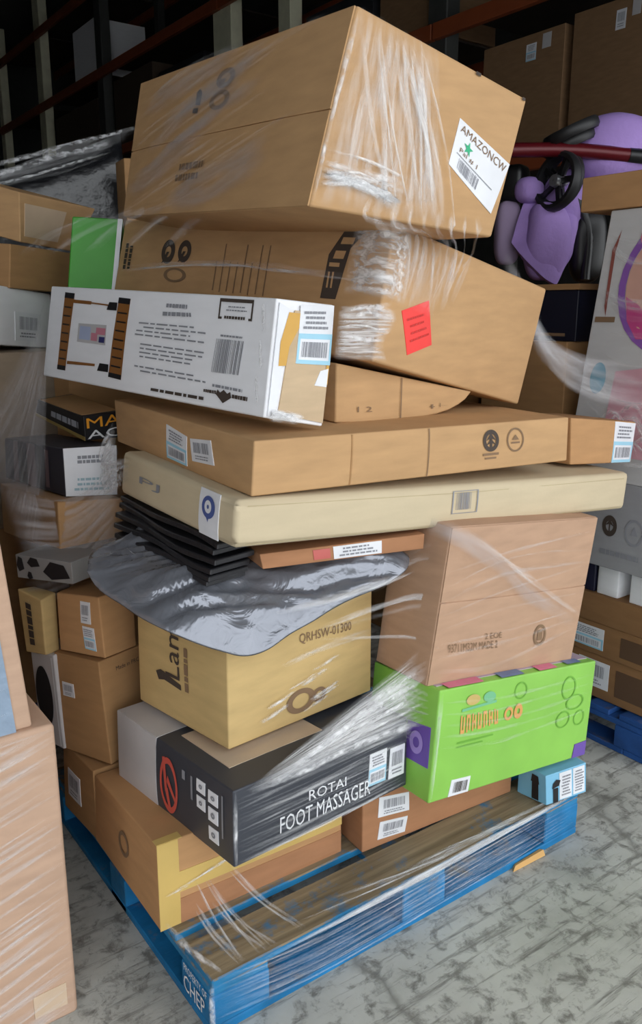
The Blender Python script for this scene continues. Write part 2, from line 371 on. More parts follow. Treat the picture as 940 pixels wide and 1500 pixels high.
# carton corners in metres, fitted to image pixels, visible corners shifted onto them
CORN={"yellow_low":[[-0.0223,0.1954,0.1431],[0.4845,0.1857,0.1411],[-0.0204,0.5926,0.1517],[0.4906,0.5783,0.144],[-0.0202,0.1974,0.3616],[0.4843,0.1875,0.3531],[-0.0129,0.583,0.3448],[0.4911,0.5784,0.3528]],"foot":[[0.0842,0.0377,0.3576],[0.6094,0.0808,0.3414],[0.0368,0.5417,0.3474],[0.564,0.5859,0.34],[0.0871,0.0393,0.5381],[0.6109,0.0852,0.5279],[0.0423,0.5415,0.5283],[0.5667,0.5882,0.5223]],"yellow_tall":[[0.1508,0.167,0.5531],[0.6096,0.2275,0.5427],[0.0995,0.5313,0.5439],[0.5587,0.5919,0.535],[0.1583,0.1745,0.8827],[0.6132,0.2336,0.8584],[0.109,0.5369,0.8717],[0.5663,0.598,0.8599]],"red3":[[0.5199,0.1448,0.144],[1.0468,0.1099,0.144],[0.5416,0.4741,0.144],[1.0685,0.4392,0.144],[0.5199,0.1448,0.309],[1.0468,0.11,0.309],[0.5416,0.4741,0.309],[1.0685,0.4392,0.309]],"blue4":[[1.0638,-0.0047,0.1535],[1.2217,-0.0201,0.1457],[1.0659,0.1032,0.1403],[1.2286,0.0879,0.144],[1.0589,0.0011,0.2447],[1.218,-0.0144,0.2393],[1.0701,0.1049,0.2395],[1.2294,0.0905,0.2384]],"green":[[0.6091,-0.0003,0.33],[1.2198,-0.0063,0.2611],[0.6111,0.2468,0.3222],[1.2204,0.2408,0.25],[0.6447,0.0101,0.6184],[1.252,0.0038,0.5403],[0.6444,0.2573,0.6054],[1.2542,0.2512,0.5341]],"tall_brown":[[0.6356,0.0482,0.6168],[1.1835,0.0407,0.5469],[0.6356,0.2412,0.6155],[1.1876,0.2345,0.5579],[0.6808,0.0284,1.0169],[1.2312,0.0235,0.9613],[0.683,0.2233,1.0273],[1.2328,0.2172,0.9662]],"beige":[[0.1355,0.0951,1.0403],[1.4124,0.0641,0.9487],[0.1479,0.701,1.0471],[1.4278,0.6697,0.9615],[0.1427,0.0917,1.1417],[1.4201,0.0622,1.0566],[0.1602,0.6967,1.1577],[1.435,0.6675,1.0672]],"flat12":[[0.1835,0.1016,1.1414],[1.1252,0.0566,1.1224],[0.2228,0.8845,1.151],[1.1581,0.8446,1.1335],[0.1896,0.0967,1.256],[1.1228,0.0581,1.2378],[0.2209,0.8864,1.2688],[1.1603,0.8429,1.249]],"small_right":[[1.2551,0.1432,1.0842],[1.5183,0.1254,1.0664],[1.2742,0.4452,1.074],[1.5416,0.4239,1.055],[1.2573,0.1541,1.2159],[1.5274,0.1276,1.1862],[1.2835,0.4491,1.1997],[1.5508,0.4278,1.1807]],"thin10":[[0.2431,0.1582,0.9619],[0.6378,0.0751,0.9601],[0.3031,0.4533,0.9602],[0.7016,0.368,0.96],[0.2374,0.162,0.996],[0.6398,0.0742,0.9968],[0.3031,0.4534,0.9956],[0.7017,0.3681,0.9954]],"white":[[0.2269,0.1191,1.2972],[0.3871,0.137,1.264],[0.0975,1.0968,1.3264],[0.2612,1.116,1.3057],[0.258,0.1133,1.5321],[0.419,0.1369,1.5194],[0.1375,1.0882,1.5736],[0.2948,1.1113,1.5506]],"round14":[[0.4471,0.2249,1.2508],[0.852,0.1969,1.242],[0.4685,0.5217,1.2569],[0.8688,0.4976,1.25],[0.4558,0.216,1.4036],[0.8519,0.1958,1.3995],[0.4709,0.5179,1.4119],[0.8712,0.4938,1.405]],"long16":[[0.5476,0.1659,1.3952],[1.1747,0.2741,1.2466],[0.3774,1.2827,1.471],[1.0153,1.3861,1.3325],[0.6031,0.1622,1.6987],[1.2506,0.2603,1.5658],[0.4467,1.2713,1.7821],[1.0842,1.3743,1.6414]],"top17":[[0.2913,0.0471,1.6991],[0.7828,0.0398,1.6661],[0.327,1.0015,1.7611],[0.8058,0.9939,1.6967],[0.3725,0.0102,2.0476],[0.8347,0.0045,1.95],[0.3889,0.9779,2.1077],[0.8592,0.9713,2.0265]],"n18a":[[0.1996,1.5416,1.7203],[0.4602,1.7787,1.7125],[-0.0081,1.8261,1.8092],[0.285,2.0384,1.7975],[0.2045,1.5289,1.8732],[0.5291,1.7179,1.8596],[0.019,1.797,1.9611],[0.3121,2.0093,1.9494]],"n18b":[[0.1409,1.5009,1.5757],[0.4158,1.6852,1.564],[-0.049,1.7924,1.5993],[0.2284,1.9747,1.587],[0.1529,1.4941,1.7113],[0.4319,1.6754,1.6992],[-0.0398,1.7876,1.7347],[0.2376,1.9699,1.7224]],"n18c":[[0.0608,1.4502,1.4015],[0.3132,1.6707,1.376],[-0.1677,1.715,1.4105],[0.0862,1.9348,1.3864],[0.0747,1.4547,1.5863],[0.3287,1.674,1.5607],[-0.1544,1.7198,1.5952],[0.0995,1.9397,1.5711]],"green2":[[0.2665,1.3619,1.4741],[0.4004,1.3005,1.463],[0.3765,1.5862,1.473],[0.5108,1.5229,1.4563],[0.306,1.346,1.79],[0.445,1.2829,1.785],[0.411,1.5751,1.7925],[0.5453,1.5117,1.7757]],"ma":[[0.154,0.9471,1.1513],[0.2699,0.9682,1.1499],[0.1015,1.21,1.2013],[0.2194,1.2274,1.1925],[0.1511,0.9423,1.221],[0.2671,0.9652,1.2258],[0.1062,1.1932,1.2495],[0.2205,1.2183,1.2575]],"darkwhite":[[0.0567,0.8582,1.0195],[0.2117,0.88,1.0008],[0.002,1.2263,1.0181],[0.1602,1.2469,1.003],[0.0602,0.8655,1.1812],[0.2208,0.8862,1.1721],[0.0095,1.2271,1.1678],[0.1687,1.2506,1.1645]],"brownleft":[[0.0115,0.7996,0.8844],[0.1964,0.821,0.8683],[-0.0322,1.1737,0.8651],[0.1534,1.1968,0.8564],[0.0171,0.8068,1.0213],[0.2049,0.8251,1.002],[-0.0262,1.1836,1.012],[0.1623,1.2022,0.9953]],"bwprint":[[-0.0067,0.6604,0.839],[0.2133,0.7786,0.8374],[-0.0958,0.8245,0.8303],[0.1244,0.9436,0.8322],[-0.0075,0.6611,0.8964],[0.2125,0.78,0.8974],[-0.0967,0.8269,0.8931],[0.1236,0.945,0.8922]],"box20":[[0.0271,0.5693,0.3649],[0.1635,0.6267,0.3673],[-0.0417,0.7384,0.3607],[0.0995,0.7911,0.3588],[0.0177,0.5863,0.6485],[0.1553,0.6402,0.642],[-0.0435,0.7473,0.6354],[0.0942,0.8034,0.6367]],"box21":[[0.0356,0.5855,0.6535],[0.1429,0.6382,0.6438],[-0.0329,0.7228,0.647],[0.0792,0.7742,0.6443],[0.0317,0.5937,0.8158],[0.1438,0.6442,0.8102],[-0.0308,0.7251,0.8038],[0.0796,0.7792,0.8061]],"box22":[[-0.0647,0.7435,0.6325],[-0.0209,0.7619,0.6284],[-0.0932,0.8207,0.6223],[-0.0485,0.8419,0.6296],[-0.0661,0.7399,0.7847],[-0.0199,0.7602,0.7926],[-0.0991,0.8281,0.7999],[-0.0497,0.8414,0.7926]],"grey20b":[[-0.0432,0.7233,0.362],[0.1972,0.7917,0.3667],[-0.0723,0.8268,0.3614],[0.1683,0.8942,0.3633],[-0.0489,0.7317,0.6326],[0.1915,0.7989,0.6334],[-0.0785,0.8331,0.624],[0.1626,0.9014,0.63]],"box2b":[[-0.0169,0.5875,0.149],[0.3815,0.6121,0.144],[-0.0324,0.794,0.1508],[0.3694,0.8158,0.1447],[-0.0157,0.5886,0.3529],[0.3843,0.6116,0.3466],[-0.0247,0.7896,0.3523],[0.3722,0.8153,0.3473]]}

# ================================================================ the setting
def struct(name, v, f, mat):
    return tag(mesh_obj(name, v, f, mat, loc=(0, 0, 0)), kind='structure')
def slabbox(name, x0, x1, y0, y1, z0, z1, mat):
    v = [(x0,y0,z0),(x1,y0,z0),(x1,y1,z0),(x0,y1,z0),(x0,y0,z1),(x1,y0,z1),(x1,y1,z1),(x0,y1,z1)]
    return struct(name, v, [(3,2,1,0),(4,5,6,7),(0,1,5,4),(1,2,6,5),(2,3,7,6),(3,0,4,7)], mat)
CONC = concrete()
slabbox('floor', -5, 12, -9, 20, -.2, 0, CONC)
WALLM = plain('dim_wall_paint', '4a4a48', .9); ROOFM = plain('roof_deck', '4c4c4a', .9)
slabbox('wall_back', -5, 12, 20, 20.3, 0, 7, WALLM)
slabbox('wall_left', -5.3, -5, -2.4, 20, 0, 7, WALLM)
slabbox('wall_right', 12, 12.3, -2.4, 20, 0, 7, WALLM)
slabbox('ceiling', -5, 12, -2.4, 20, 7, 7.3, ROOFM)
FX = (-5, -4.9, 6.6, 12); FZ = (0, 3.9, 7); fv = []; ff = []   # front wall added out of view, its dock doorway shaped to limit daylight
for y in (-2.4, -2.15):
    for z in FZ: fv += [(x, y, z) for x in FX]
for r in range(2):
    for c_ in range(3):
        if r == 0 and c_ == 1: continue
        a = r*4 + c_; ff += [(a, a+1, a+5, a+4), (a+16, a+12, a+13, a+17)]
ff += [(1, 5, 17, 13), (2, 14, 18, 6), (5, 6, 18, 17)]
struct('wall_front_light_block', fv, ff, WALLM)

# ================================================================ blue pallet under the main load
BLUEW = pallet_wood('blue_pallet_wood', '2478a8', '8f8067', .28)
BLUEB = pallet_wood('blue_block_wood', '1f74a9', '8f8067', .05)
BLUED = pallet_wood('shaded_blue_pallet_wood', '27508f', '6f6658', .12)  # shaded copy of the blue pallet wood, its darkness painted in
def pallet(ox, oy, lx, ly, label, wood, block, letter=False):
    p = empty('wooden_pallet', (ox + lx/2, oy + ly/2, 0), label, 'pallet')
    rnd = random.Random(int(ox*100))
    def cb(name, x0, x1, y0, y1, z0, z1, m): return cuboid(name, ox+x0, ox+x1, oy+y0, oy+y1, z0, z1, m, p, .003)
    widths = [.13, .09, .13, .09, .13, .09, .13]; gapw = (ly - sum(widths)) / 6; y = 0
    for i, w in enumerate(widths):
        cb('deck_board', rnd.uniform(0, .004), lx - rnd.uniform(0, .006), y, y + w, .122, .144 - rnd.uniform(0, .002), wood); y += w + gapw
    for x0 in (0, lx/2 - .0725, lx - .145):
        cb('stringer_board', x0 + .002, x0 + .143, .002, ly - .002, .1, .1215, wood)
        for k, y0 in enumerate((0.001, ly/2 - .05, ly - .101)):
            b = cb('block', x0, x0 + .145, y0, y0 + .1 if k else y0 + .14, .022, .1, block)
            if letter and x0 == 0 and k == 0:
                bx = Box.__new__(Box); bx.c = [Vector(c) for c in hexa(ox, ox + .145, oy, oy + .14, .022, .144)]; bx.bulge = 0; bx.wob = 0; bx.fo = {}
                bx.nrm = {'L': Vector((-1, 0, 0))}; bx.o = b
                bx.text('L', rect(.12, .52, .88, .68), 'PROPERTY OF', WHITEINK, .003, b); bx.text('L', rect(.1, .1, .8, .44), 'CHEP', WHITEINK, .003, b)
    for y0 in (0, ly/2 - .05, ly - .1): cb('bottom_board', 0, lx, y0, y0 + .1, 0, .0215, block)
    for x0 in (0, lx - .1): cb('bottom_board', x0, x0 + .1, .101, ly - .101, 0, .021, block)
    return p
pal = pallet(0, 0, 1.219, 1.016, 'blue wooden pallet with worn deck boards under the tall wrapped stack', BLUEW, BLUEB, True)
splin = mesh_obj('broken_wood_splinter', [(.93, -.012, .001), (1.06, -.016, .001), (1.05, .0, .001), (.94, .0, .001), (.94, -.01, .016), (1.055, -.012, .02), (1.05, -.002, .018), (.945, -.002, .014)],
    [(3,2,1,0),(4,5,6,7),(0,1,5,4),(1,2,6,5),(2,3,7,6),(3,0,4,7)], plain('fresh_split_wood', 'd3a667', .7), pal)

# ================================================================ cartons of the main load
KRAFT = card('kraft_board', 'c0996e'); KRAFT_Y = card('yellow_kraft_board', 'c8ab76'); KRAFT_P = card('pinkish_kraft_board', 'ba977d')
KRAFT_D = card('brown_kraft_board', 'a98259'); KRAFT_R = card('reddish_kraft_board', 'aa7a58'); BEIGE = card('beige_board', 'cbbb9d', .06); KRAFT_O = card('orange_kraft_board', 'bd9165')
WHITEB = card('white_coated_board', 'ececf0', .04); CARBON = plain('charcoal_print', '3b3e46', .42); LGREY = plain('light_grey_print', 'bfbcbd', .5)
GREEN = plain('lime_print', '8bc653', .42); GREEN2 = plain('grass_green_print', '3f9a2a', .5); PURPLE = plain('purple_print', '6c4fa6', .5)
ORANGE = plain('orange_print', 'd9a05c', .5); RED = plain('red_sticker', 'f03a34', .5); SKY = plain('sky_blue_print', '7fbcdc', .5); BLACK = plain('black_print', '1d1c1f', .5)
PINK = plain('pink_print', 'd67a94', .55); CREAM = plain('tan_sticker', 'c9b49c', .6); YELT = plain('yellow_tape', 'd0b169', .35)

# --- low yellow-brown carton on the deck
b = Box('cardboard_box', CORN['yellow_low'], KRAFT_O, 'low brown carton with yellow tape on the front corner of the blue pallet', bulge=.003)
b.tape('R', rect(.0, 0, .10, 1), YELT); b.tape('R', rect(.10, .0, .995, .30), KRAFT_R) ; b.tape('R', rect(.10, .38, 1, .62), YELT); b.tape('T', rect(0, .0, .12, .06), YELT)
b.ring('L', rect(.42, .35, .62, .75), .55, .8, INKB)
YL = b
# --- carton behind it
b = Box('cardboard_box', CORN['box2b'], KRAFT_D, 'dim brown carton on the pallet behind the low taped carton'); b.label_('L', rect(.2, .3, .6, .7), seed=3)
# --- foot massager box
b = Box('massager_box', CORN['foot'], CARBON, 'charcoal foot massager box with a light grey end and printed feature icons', bulge=.004); FT = b
b.slab('grey_end_panel', 'L', rect(.002, .004, .385, .996), LGREY, .0002, .001); b.slab('grey_end_panel', 'T', rect(.0, .615, .996, .996), LGREY, .0002, .001)
b.slab('tan_top_sticker', 'T', [(.09, .16), (.6, .16), (.6, .55), (.09, .55)], CREAM)
b.ring('L', rect(.425, .08, .58, .86), .78, 1.0, plain('coral_print', 'c8564a', .5), extra=[[(.15, .95), (.3, .98), (.42, .4), (.3, .35)], [(.4, .55), (.85, .25), (.85, .35), (.45, .68)], [(.3, .4), (.45, .45), (.6, .1), (.45, .1)]])
for (u0, v0, u1, v1) in ((.735, .70, .80, .86), (.735, .48, .80, .64), (.825, .66, .895, .82), (.825, .42, .895, .60), (.825, .16, .895, .34)):
    i = b.slab('feature_icon', 'L', [(u0, v0), (u1, v0 - .005), (u1, v1), (u0, v1)], WHITEP, .0004, .0008, 2); b.ring('L', rect(u0 + .02, v0 + .05, u1 - .015, v1 - .04), .3, .9, GREYINK, .0028, i, n=10)
b.shapes('printed_lines', 'L', [rect(.69, .52, .705, .84), rect(.925, .3, .935, .86), rect(.62, .72, .645, .84)], GREYINK)
b.text('R', [(.227, .19), (.75, .15), (.75, .37), (.227, .41)], 'FOOT MASSAGER', WHITEINK); b.text('R', [(.383, .46), (.60, .43), (.60, .56), (.383, .60)], 'ROTAI', WHITEINK)
b.label_('R', [(.735, .26), (.85, .245), (.857, .70), (.747, .71)], True, 5); b.label_('R', [(.869, .225), (.975, .21), (.981, .645), (.88, .663)], False, 6)
# --- reddish carton under the green box
b = Box('cardboard_box', CORN['red3'], KRAFT_R, 'reddish brown carton with two white labels under the lime green box', bulge=.002)
b.label_('R', [(.091, .53), (.283, .46), (.279, .79), (.097, .88)], False, 8); b.label_('R', [(.09, .136), (.26, .09), (.275, .36), (.104, .437)], False, 9)
# --- small light-blue retail box
b = Box('retail_box', CORN['blue4'], SKY, 'small sky blue box with white and black print on the pallet far corner', bulge=.001, bev=.002)
b.slab('white_panel', 'R', rect(.32, .06, .62, .95), WHITEP); b.slab('white_panel', 'R', rect(.66, .08, .95, .95), WHITEP)
b.lines('R', rect(.36, .15, .6, .85), 7, GREYINK); b.lines('R', rect(.69, .15, .93, .88), 8, GREYINK, seed=4)
b.shapes('printed_mark', 'R', [rect(.16, .0, .28, .5), [(.14, .5), (.3, .55), (.34, .72), (.24, .78), (.16, .66)]], BLACK)
b.shapes('printed_mark', 'L', [rect(.52, .05, .75, .6), [(.48, .6), (.78, .6), (.74, .85), (.52, .85)]], BLACK, .002)
# --- lime green toy box
b = Box('toy_box', CORN['green'], GREEN, 'lime green toy box with orange lettering and a purple corner patch', bulge=.005); GB = b
for k in range(7): b.shapes('orange_letter', 'R', [sq([(.126, .576), (.359, .594), (.348, .739), (.123, .743)], k/7 + .02, 0, k/7 + .055, 1), sq([(.126, .576), (.359, .594), (.348, .739), (.123, .743)], k/7 + .02, (.0, .8, .42)[k % 3], k/7 + .115, (.2, 1, .6)[k % 3]), sq([(.126, .576), (.359, .594), (.348, .739), (.123, .743)], k/7 + .085, .1, k/7 + .12, .9)], ORANGE)
b.ring('R', [(.385, .60), (.44, .60), (.44, .73), (.385, .73)], .55, 1., ORANGE, name='orange_letter', n=14); b.ring('R', [(.445, .59), (.505, .60), (.497, .745), (.445, .74)], .35, 1., ORANGE, name='orange_letter', n=14)
b.ring('R', [(.15, .82), (.23, .82), (.23, .91), (.152, .92)], 0, 1., plain('faded_pink_print', 'c9b06a', .5)); b.ring('R', [(.25, .82), (.325, .815), (.32, .91), (.25, .915)], 0, 1., plain('teal_print', '74b98a', .5)); b.shapes('printed_bar', 'R', [[(.13, .775), (.33, .80), (.33, .825), (.13, .80)]], plain('teal_print', '74b98a', .5))
LIMED = plain('dark_lime_line', '6fae3c', .5)
b.shapes('printed_lines', 'R', [rect(.12, .49, .33, .505), rect(.12, .455, .27, .465)], LIMED)
for q in (rect(.76, .66, .86, .90), rect(.80, .54, .93, .70), rect(.74, .38, .84, .55), rect(.87, .36, .95, .52), rect(.44, .78, .52, .94)): b.ring('R', q, .86, 1.0, LIMED)
l = b.slab('shipping_label', 'R', [(.105, .012), (.22, .008), (.222, .156), (.114, .165)], WHITEP); b.bars('R', [(.125, .04), (.205, .035), (.207, .13), (.13, .14)], INK, 14, .0028, l)
b.slab('purple_patch', 'R', [(.90, .006), (.995, .006), (.995, .157), (.906, .152)], PURPLE); b.slab('purple_patch', 'L', [(.60, .30), (.95, .30), (.94, .66), (.62, .636)], PURPLE)
b.ring('L', rect(.66, .36, .88, .6), .4, .85, plain('lilac_print', 'a48ad0', .5), .003)
b.slab('picture_panel', 'T', rect(.02, .1, .98, .95), plain('toy_picture_print', 'b7a3b4', .5)); 
b.shapes('printed_mark', 'T', [rect(.05, .0, .25, .12), rect(.6, .0, .72, .12)], PINK, .003); b.shapes('printed_mark', 'T', [rect(.36, .0, .5, .12), rect(.8, .02, .9, .12)], plain('slate_print', '6d7fa6', .5), .003)
# --- tall brown carton on the green box
b = Box('cardboard_box', CORN['tall_brown'], KRAFT_P, 'tall pinkish brown carton standing on the lime green box', bulge=.005); TB = b
b.flaps('R', .535); b.text('R', [(.089, .21), (.408, .193), (.40, .245), (.082, .265)], '93711M32M MADE 2', INKB); b.text('R', [(.314, .263), (.425, .258), (.42, .296), (.307, .304)], '2 EOE', INKB)
b.ring('R', [(.659, .162), (.756, .156), (.736, .306), (.65, .309)], .72, 1.0, INKB, extra=[rect(.3, .25, .7, .75)])
# --- yellow-brown carton under the grey bag
b = Box('cardboard_box', CORN['yellow_tall'], KRAFT_Y, 'yellowish carton standing on the charcoal massager box below the grey bag', bulge=.005); YT = b
b.text('L', [(.52, .34), (.52, .86), (.36, .86), (.36, .34)], 'Lama', INK); b.shapes('printed_swash', 'L', [[(.24, .33), (.30, .36), (.53, .31), (.53, .27), (.34, .29), (.27, .27)]], INK); b.lines('L', [(.62, .22), (.62, .74), (.57, .74), (.57, .22)], 1, INKB, .8, seed=15)
b.text('R', [(.45, .605), (.826, .585), (.826, .67), (.45, .69)], 'QRHSW-01300', INKB); b.ring('R', rect(.36, .07, .56, .26), .6, 1., INKB); b.ring('R', rect(.54, .1, .64, .22), .5, 1., INKB)
# --- beige flat box
b = Box('flat_box', CORN['beige'], BEIGE, 'long cream flat box with rounded edges and a small printed square', bulge=.006, bev=.016); BE = b
l = b.slab('white_panel', 'L', [(.757, .02), (.896, .02), (.899, .98), (.754, .98)], WHITEP, .0006); b.ring('L', rect(.775, .38, .88, .9), .0, .9, plain('blue_emblem', '4e5f9b', .5), .003, l, extra=[[(.3, .2), (.6, .2), (.5, -.1)]]); b.ring('L', rect(.80, .5, .855, .8), .3, .9, WHITEP, .004, l)
b.text('L', rect(.22, .42, .42, .62), 'PJ', GREYINK); b.shapes('printed_mark', 'R', [rect(.458, .33, .525, .345), rect(.458, .85, .525, .865), rect(.458, .33, .461, .86), rect(.522, .33, .525, .86)], GREYINK)
b.bars('R', rect(.468, .42, .508, .82), GREYINK, 10)
BGD = plain('beige_crease', 'b5a582', .8); b.shapes('lid_seam', 'R', [[(.02, .86), (.5, .80), (.98, .84), (.98, .855), (.5, .815), (.02, .875)]], BGD, .0012); b.shapes('lid_seam', 'R', [[(.02, .07), (.98, .07), (.98, .085), (.02, .085)]], BGD, .0012)
# --- brown flat box above
b = Box('flat_box', CORN['flat12'], KRAFT, 'large flat brown carton lying on the cream flat box', bulge=.004); F12 = b
b.label_('L', [(.462, .12), (.609, .10), (.611, .70), (.463, .82)], True, 11); b.label_('L', [(.648, .252), (.791, .321), (.767, .778), (.634, .687)], False, 12)
b.shapes('carton_seam', 'R', [rect(.486, .01, .489, .99)], INKB); b.tape('R', rect(.255, .02, .259, .98), KRAFT_D)
b.ring('R', [(.672, .40), (.728, .40), (.723, .869), (.667, .867)], .62, 1., INK, extra=[rect(.43, .1, .57, .9), [(.2, .5), (.5, .85), (.8, .5), (.5, .62)], [(.2, .3), (.5, .6), (.8, .3), (.5, .4)]]); b.shapes('printed_lines', 'R', [rect(.672, .32, .728, .37), rect(.68, .24, .72, .28)], INKB)
b.ring('R', [(.758, .35), (.822, .34), (.817, .869), (.753, .869)], .86, 1., INKB, extra=[[(.25, .35), (.75, .35), (.75, .42), (.25, .42)], [(.3, .5), (.7, .5), (.5, .72)]])
# --- small carton at the right end
b = Box('cardboard_box', CORN['small_right'], KRAFT_O, 'small brown carton with a blue striped label at the right end of the flat box', bulge=.003)
b.label_('R', [(.65, .01), (.97, .01), (.995, .965), (.667, .98)], True, 13)
# --- thin carton above the grey bag
b = Box('flat_box', CORN['thin10'], KRAFT_R, 'thin reddish carton with a white label squeezed above the grey bag', bulge=.002, bev=.002)
b.slab('shipping_label', 'R', rect(.42, .1, .72, .92), WHITEP); b.slab('red_mark', 'R', rect(.30, .2, .40, .85), plain('faded_red', 'c0605a', .5)); b.lines('R', rect(.45, .2, .70, .85), 3, GREYINK)
# --- white product box
b = Box('product_box', CORN['white'], WHITEB, 'long white box with a ladder picture, upside down text and a torn brown end', bulge=.003); WB = b
WOODP = plain('ladder_brown_print', '8a5a2c', .5); 
for q in ([(.088, .10), (.137, .10), (.151, .935), (.095, .942)], [(.372, .115), (.435, .105), (.445, .917), (.389, .923)]):
    l = b.shapes('ladder_picture', 'L', [q], WOODP, .0016)
    b.shapes('ladder_rung', 'L', [sq(q, .12, (k + .25) / 9, .88, (k + .42) / 9) for k in range(1, 8)] + [sq(q, 0, .93, 1, 1), sq(q, 0, 0, 1, .06)], BLACK, .0022, l)
b.shapes('ladder_picture', 'L', [[(.145, .835), (.25, .83), (.25, .865), (.145, .87)], [(.145, .175), (.30, .20), (.30, .225), (.145, .21)], [(.25, .84), (.34, .83), (.34, .845), (.25, .855)]], WOODP, .002)
b.shapes('ladder_foot', 'L', [[(.335, .79), (.385, .79), (.385, .87), (.345, .87)]], BLACK, .0024); b.shapes('ladder_foot', 'L', [[(.315, .16), (.37, .16), (.37, .24), (.325, .24)]], BLACK, .0024)
b.shapes('printed_mark', 'L', [[(.19, .43), (.345, .43), (.342, .635), (.19, .625)]], LGREY, .0016); b.shapes('printed_mark', 'L', [rect(.20, .46, .26, .60)], plain('pale_blue_print', 'a9b3d0', .6), .002)
b.shapes('printed_mark', 'L', [[(.265, .46), (.30, .46), (.30, .53), (.34, .53), (.34, .60), (.29, .60), (.29, .54), (.265, .54)]], plain('rose_print', 'c77f8f', .6), .002); b.shapes('printed_mark', 'L', [rect(.31, .45, .34, .51)], plain('navy_print', '34346a', .6), .0022)
U = lambda q: [q[2], q[3], q[0], q[1]]
b.lines('L', [(.605, .855), (.71, .855), (.71, .90), (.605, .90)], 1, GREYINK, .8, seed=16, name='printed_heading'); b.lines('L', [(.59, .775), (.722, .785), (.718, .83), (.59, .82)], 1, GREYINK, .8, seed=17, name='printed_heading')
b.lines('L', [(.477, .56), (.80, .55), (.795, .72), (.485, .71)], 4, GREYINK, .34, seed=21); b.lines('L', [(.477, .35), (.80, .34), (.795, .50), (.477, .51)], 4, GREYINK, .34, seed=22); b.lines('L', [(.49, .21), (.80, .20), (.795, .28), (.485, .29)], 2, GREYINK, .36, seed=23)
b.shapes('printed_frame', 'L', [rect(.815, .945, .932, .975), rect(.815, .80, .82, .96), rect(.927, .80, .932, .96), rect(.815, .795, .828, .815), rect(.92, .795, .932, .815)], INK); b.lines('L', rect(.835, .795, .915, .83), 1, INK, .7, seed=18); b.lines('L', rect(.84, .86, .915, .92), 2, GREYINK, .35)
b.bars('L', [(.812, .32), (.909, .326), (.915, .62), (.819, .62)], GREYINK, 16); b.lines('L', rect(.83, .64, .91, .66), 1, GREYINK, .8)
b.lines('L', [(.785, .13), (.84, .125), (.84, .165), (.785, .16)], 1, INK, .8, seed=19); b.lines('L', [(.885, .115), (.95, .11), (.95, .155), (.885, .155)], 1, INK, .8, seed=20); b.shapes('printed_mark', 'L', [[(.835, .13), (.862, .06), (.89, .12), (.885, .17), (.875, .15), (.862, .18), (.85, .15), (.84, .175)]], INK); b.lines('L', [(.81, .19), (.93, .18), (.93, .21), (.81, .22)], 1, GREYINK, .8, seed=24)
b.lines('L', [(.565, .045), (.80, .045), (.80, .095), (.567, .09)], 1, INK, .6, seed=25)
# torn white wrap and brown inner flap on the end
b.slab('inner_flap', 'R', [(.20, .05), (.98, .03), (.98, .93), (.30, .92)], card('tan_inner_board', 'c9b090'), .0012, .002); b.fo['R'] = .0032
b.slab('torn_paper', 'R', [(.04, .02), (.16, .03), (.20, .93), (.04, .97)], WHITEP, -.002, .002)
b.shapes('yellow_strip', 'R', [[(.12, .45), (.24, .46), (.26, .62), (.40, .80), (.42, .90), (.20, .90), (.11, .65)]], plain('amber_print', 'd0a04a', .5), .001); b.shapes('yellow_strip', 'R', [rect(.93, .35, .985, .62)], plain('amber_print', 'd0a04a', .5), .001)
b.label_('R', [(.391, .49), (.99, .512), (.965, .995), (.38, .967)], True, 14); b.slab('white_scrap', 'R', [(.75, .33), (.97, .33), (.97, .483), (.83, .455)], WHITEP)
# --- bulging carton: rounded lower right corner
c = [Vector(p) for p in ((.478,.212,1.248),(.945,.238,1.244),(.50,.52,1.256),(.965,.53,1.246),(.485,.218,1.392),(.945,.236,1.30),(.50,.52,1.40),(.965,.53,1.31))]
prof = []
for a, z in [(0, 0.06), (.2, .01), (.4, .0), (.58, .01), (.72, .06), (.82, .18), (.90, .38), (.95, .6), (1, 1), (0, 1)]: prof.append((a, z))
vs = []; fs = []
for d in (0, 1):
    for a, z in prof:
        lo = (c[0]*(1-a) + c[1]*a) * (1-d) + (c[2]*(1-a) + c[3]*a) * d; hi = (c[4]*(1-a) + c[5]*a) * (1-d) + (c[6]*(1-a) + c[7]*a) * d
        vs.append(lo.lerp(hi, z))
n = len(prof); fs = [tuple(range(n)), tuple(range(2*n-1, n-1, -1))] + [(i, i+n, (i+1) % n + n, (i+1) % n) for i in range(n)]
ro = tag(bevel(mesh_obj('bulging_box', vs, fs, KRAFT, smooth=True, angle=40), .004), 'bulging brown carton with a rounded bottom beside the torn white box', 'box')
RB = Box.__new__(Box); RB.c = c; RB.bulge = 0; RB.wob = 0; RB.fo = {}; RB.o = ro; RB.nrm = {'R': Vector((0, -1, 0))}
RB.text('R', rect(.14, .22, .24, .32), '1 2', INKB, .003); RB.shapes('carton_seam', 'R', [rect(.44, .0, .447, .98)], INKB, .003); RB.shapes('printed_mark', 'R', [rect(.66, .3, .70, .32), rect(.673, .25, .687, .38), rect(.73, .35, .80, .355), rect(.74, .3, .745, .42)], INKB, .003)
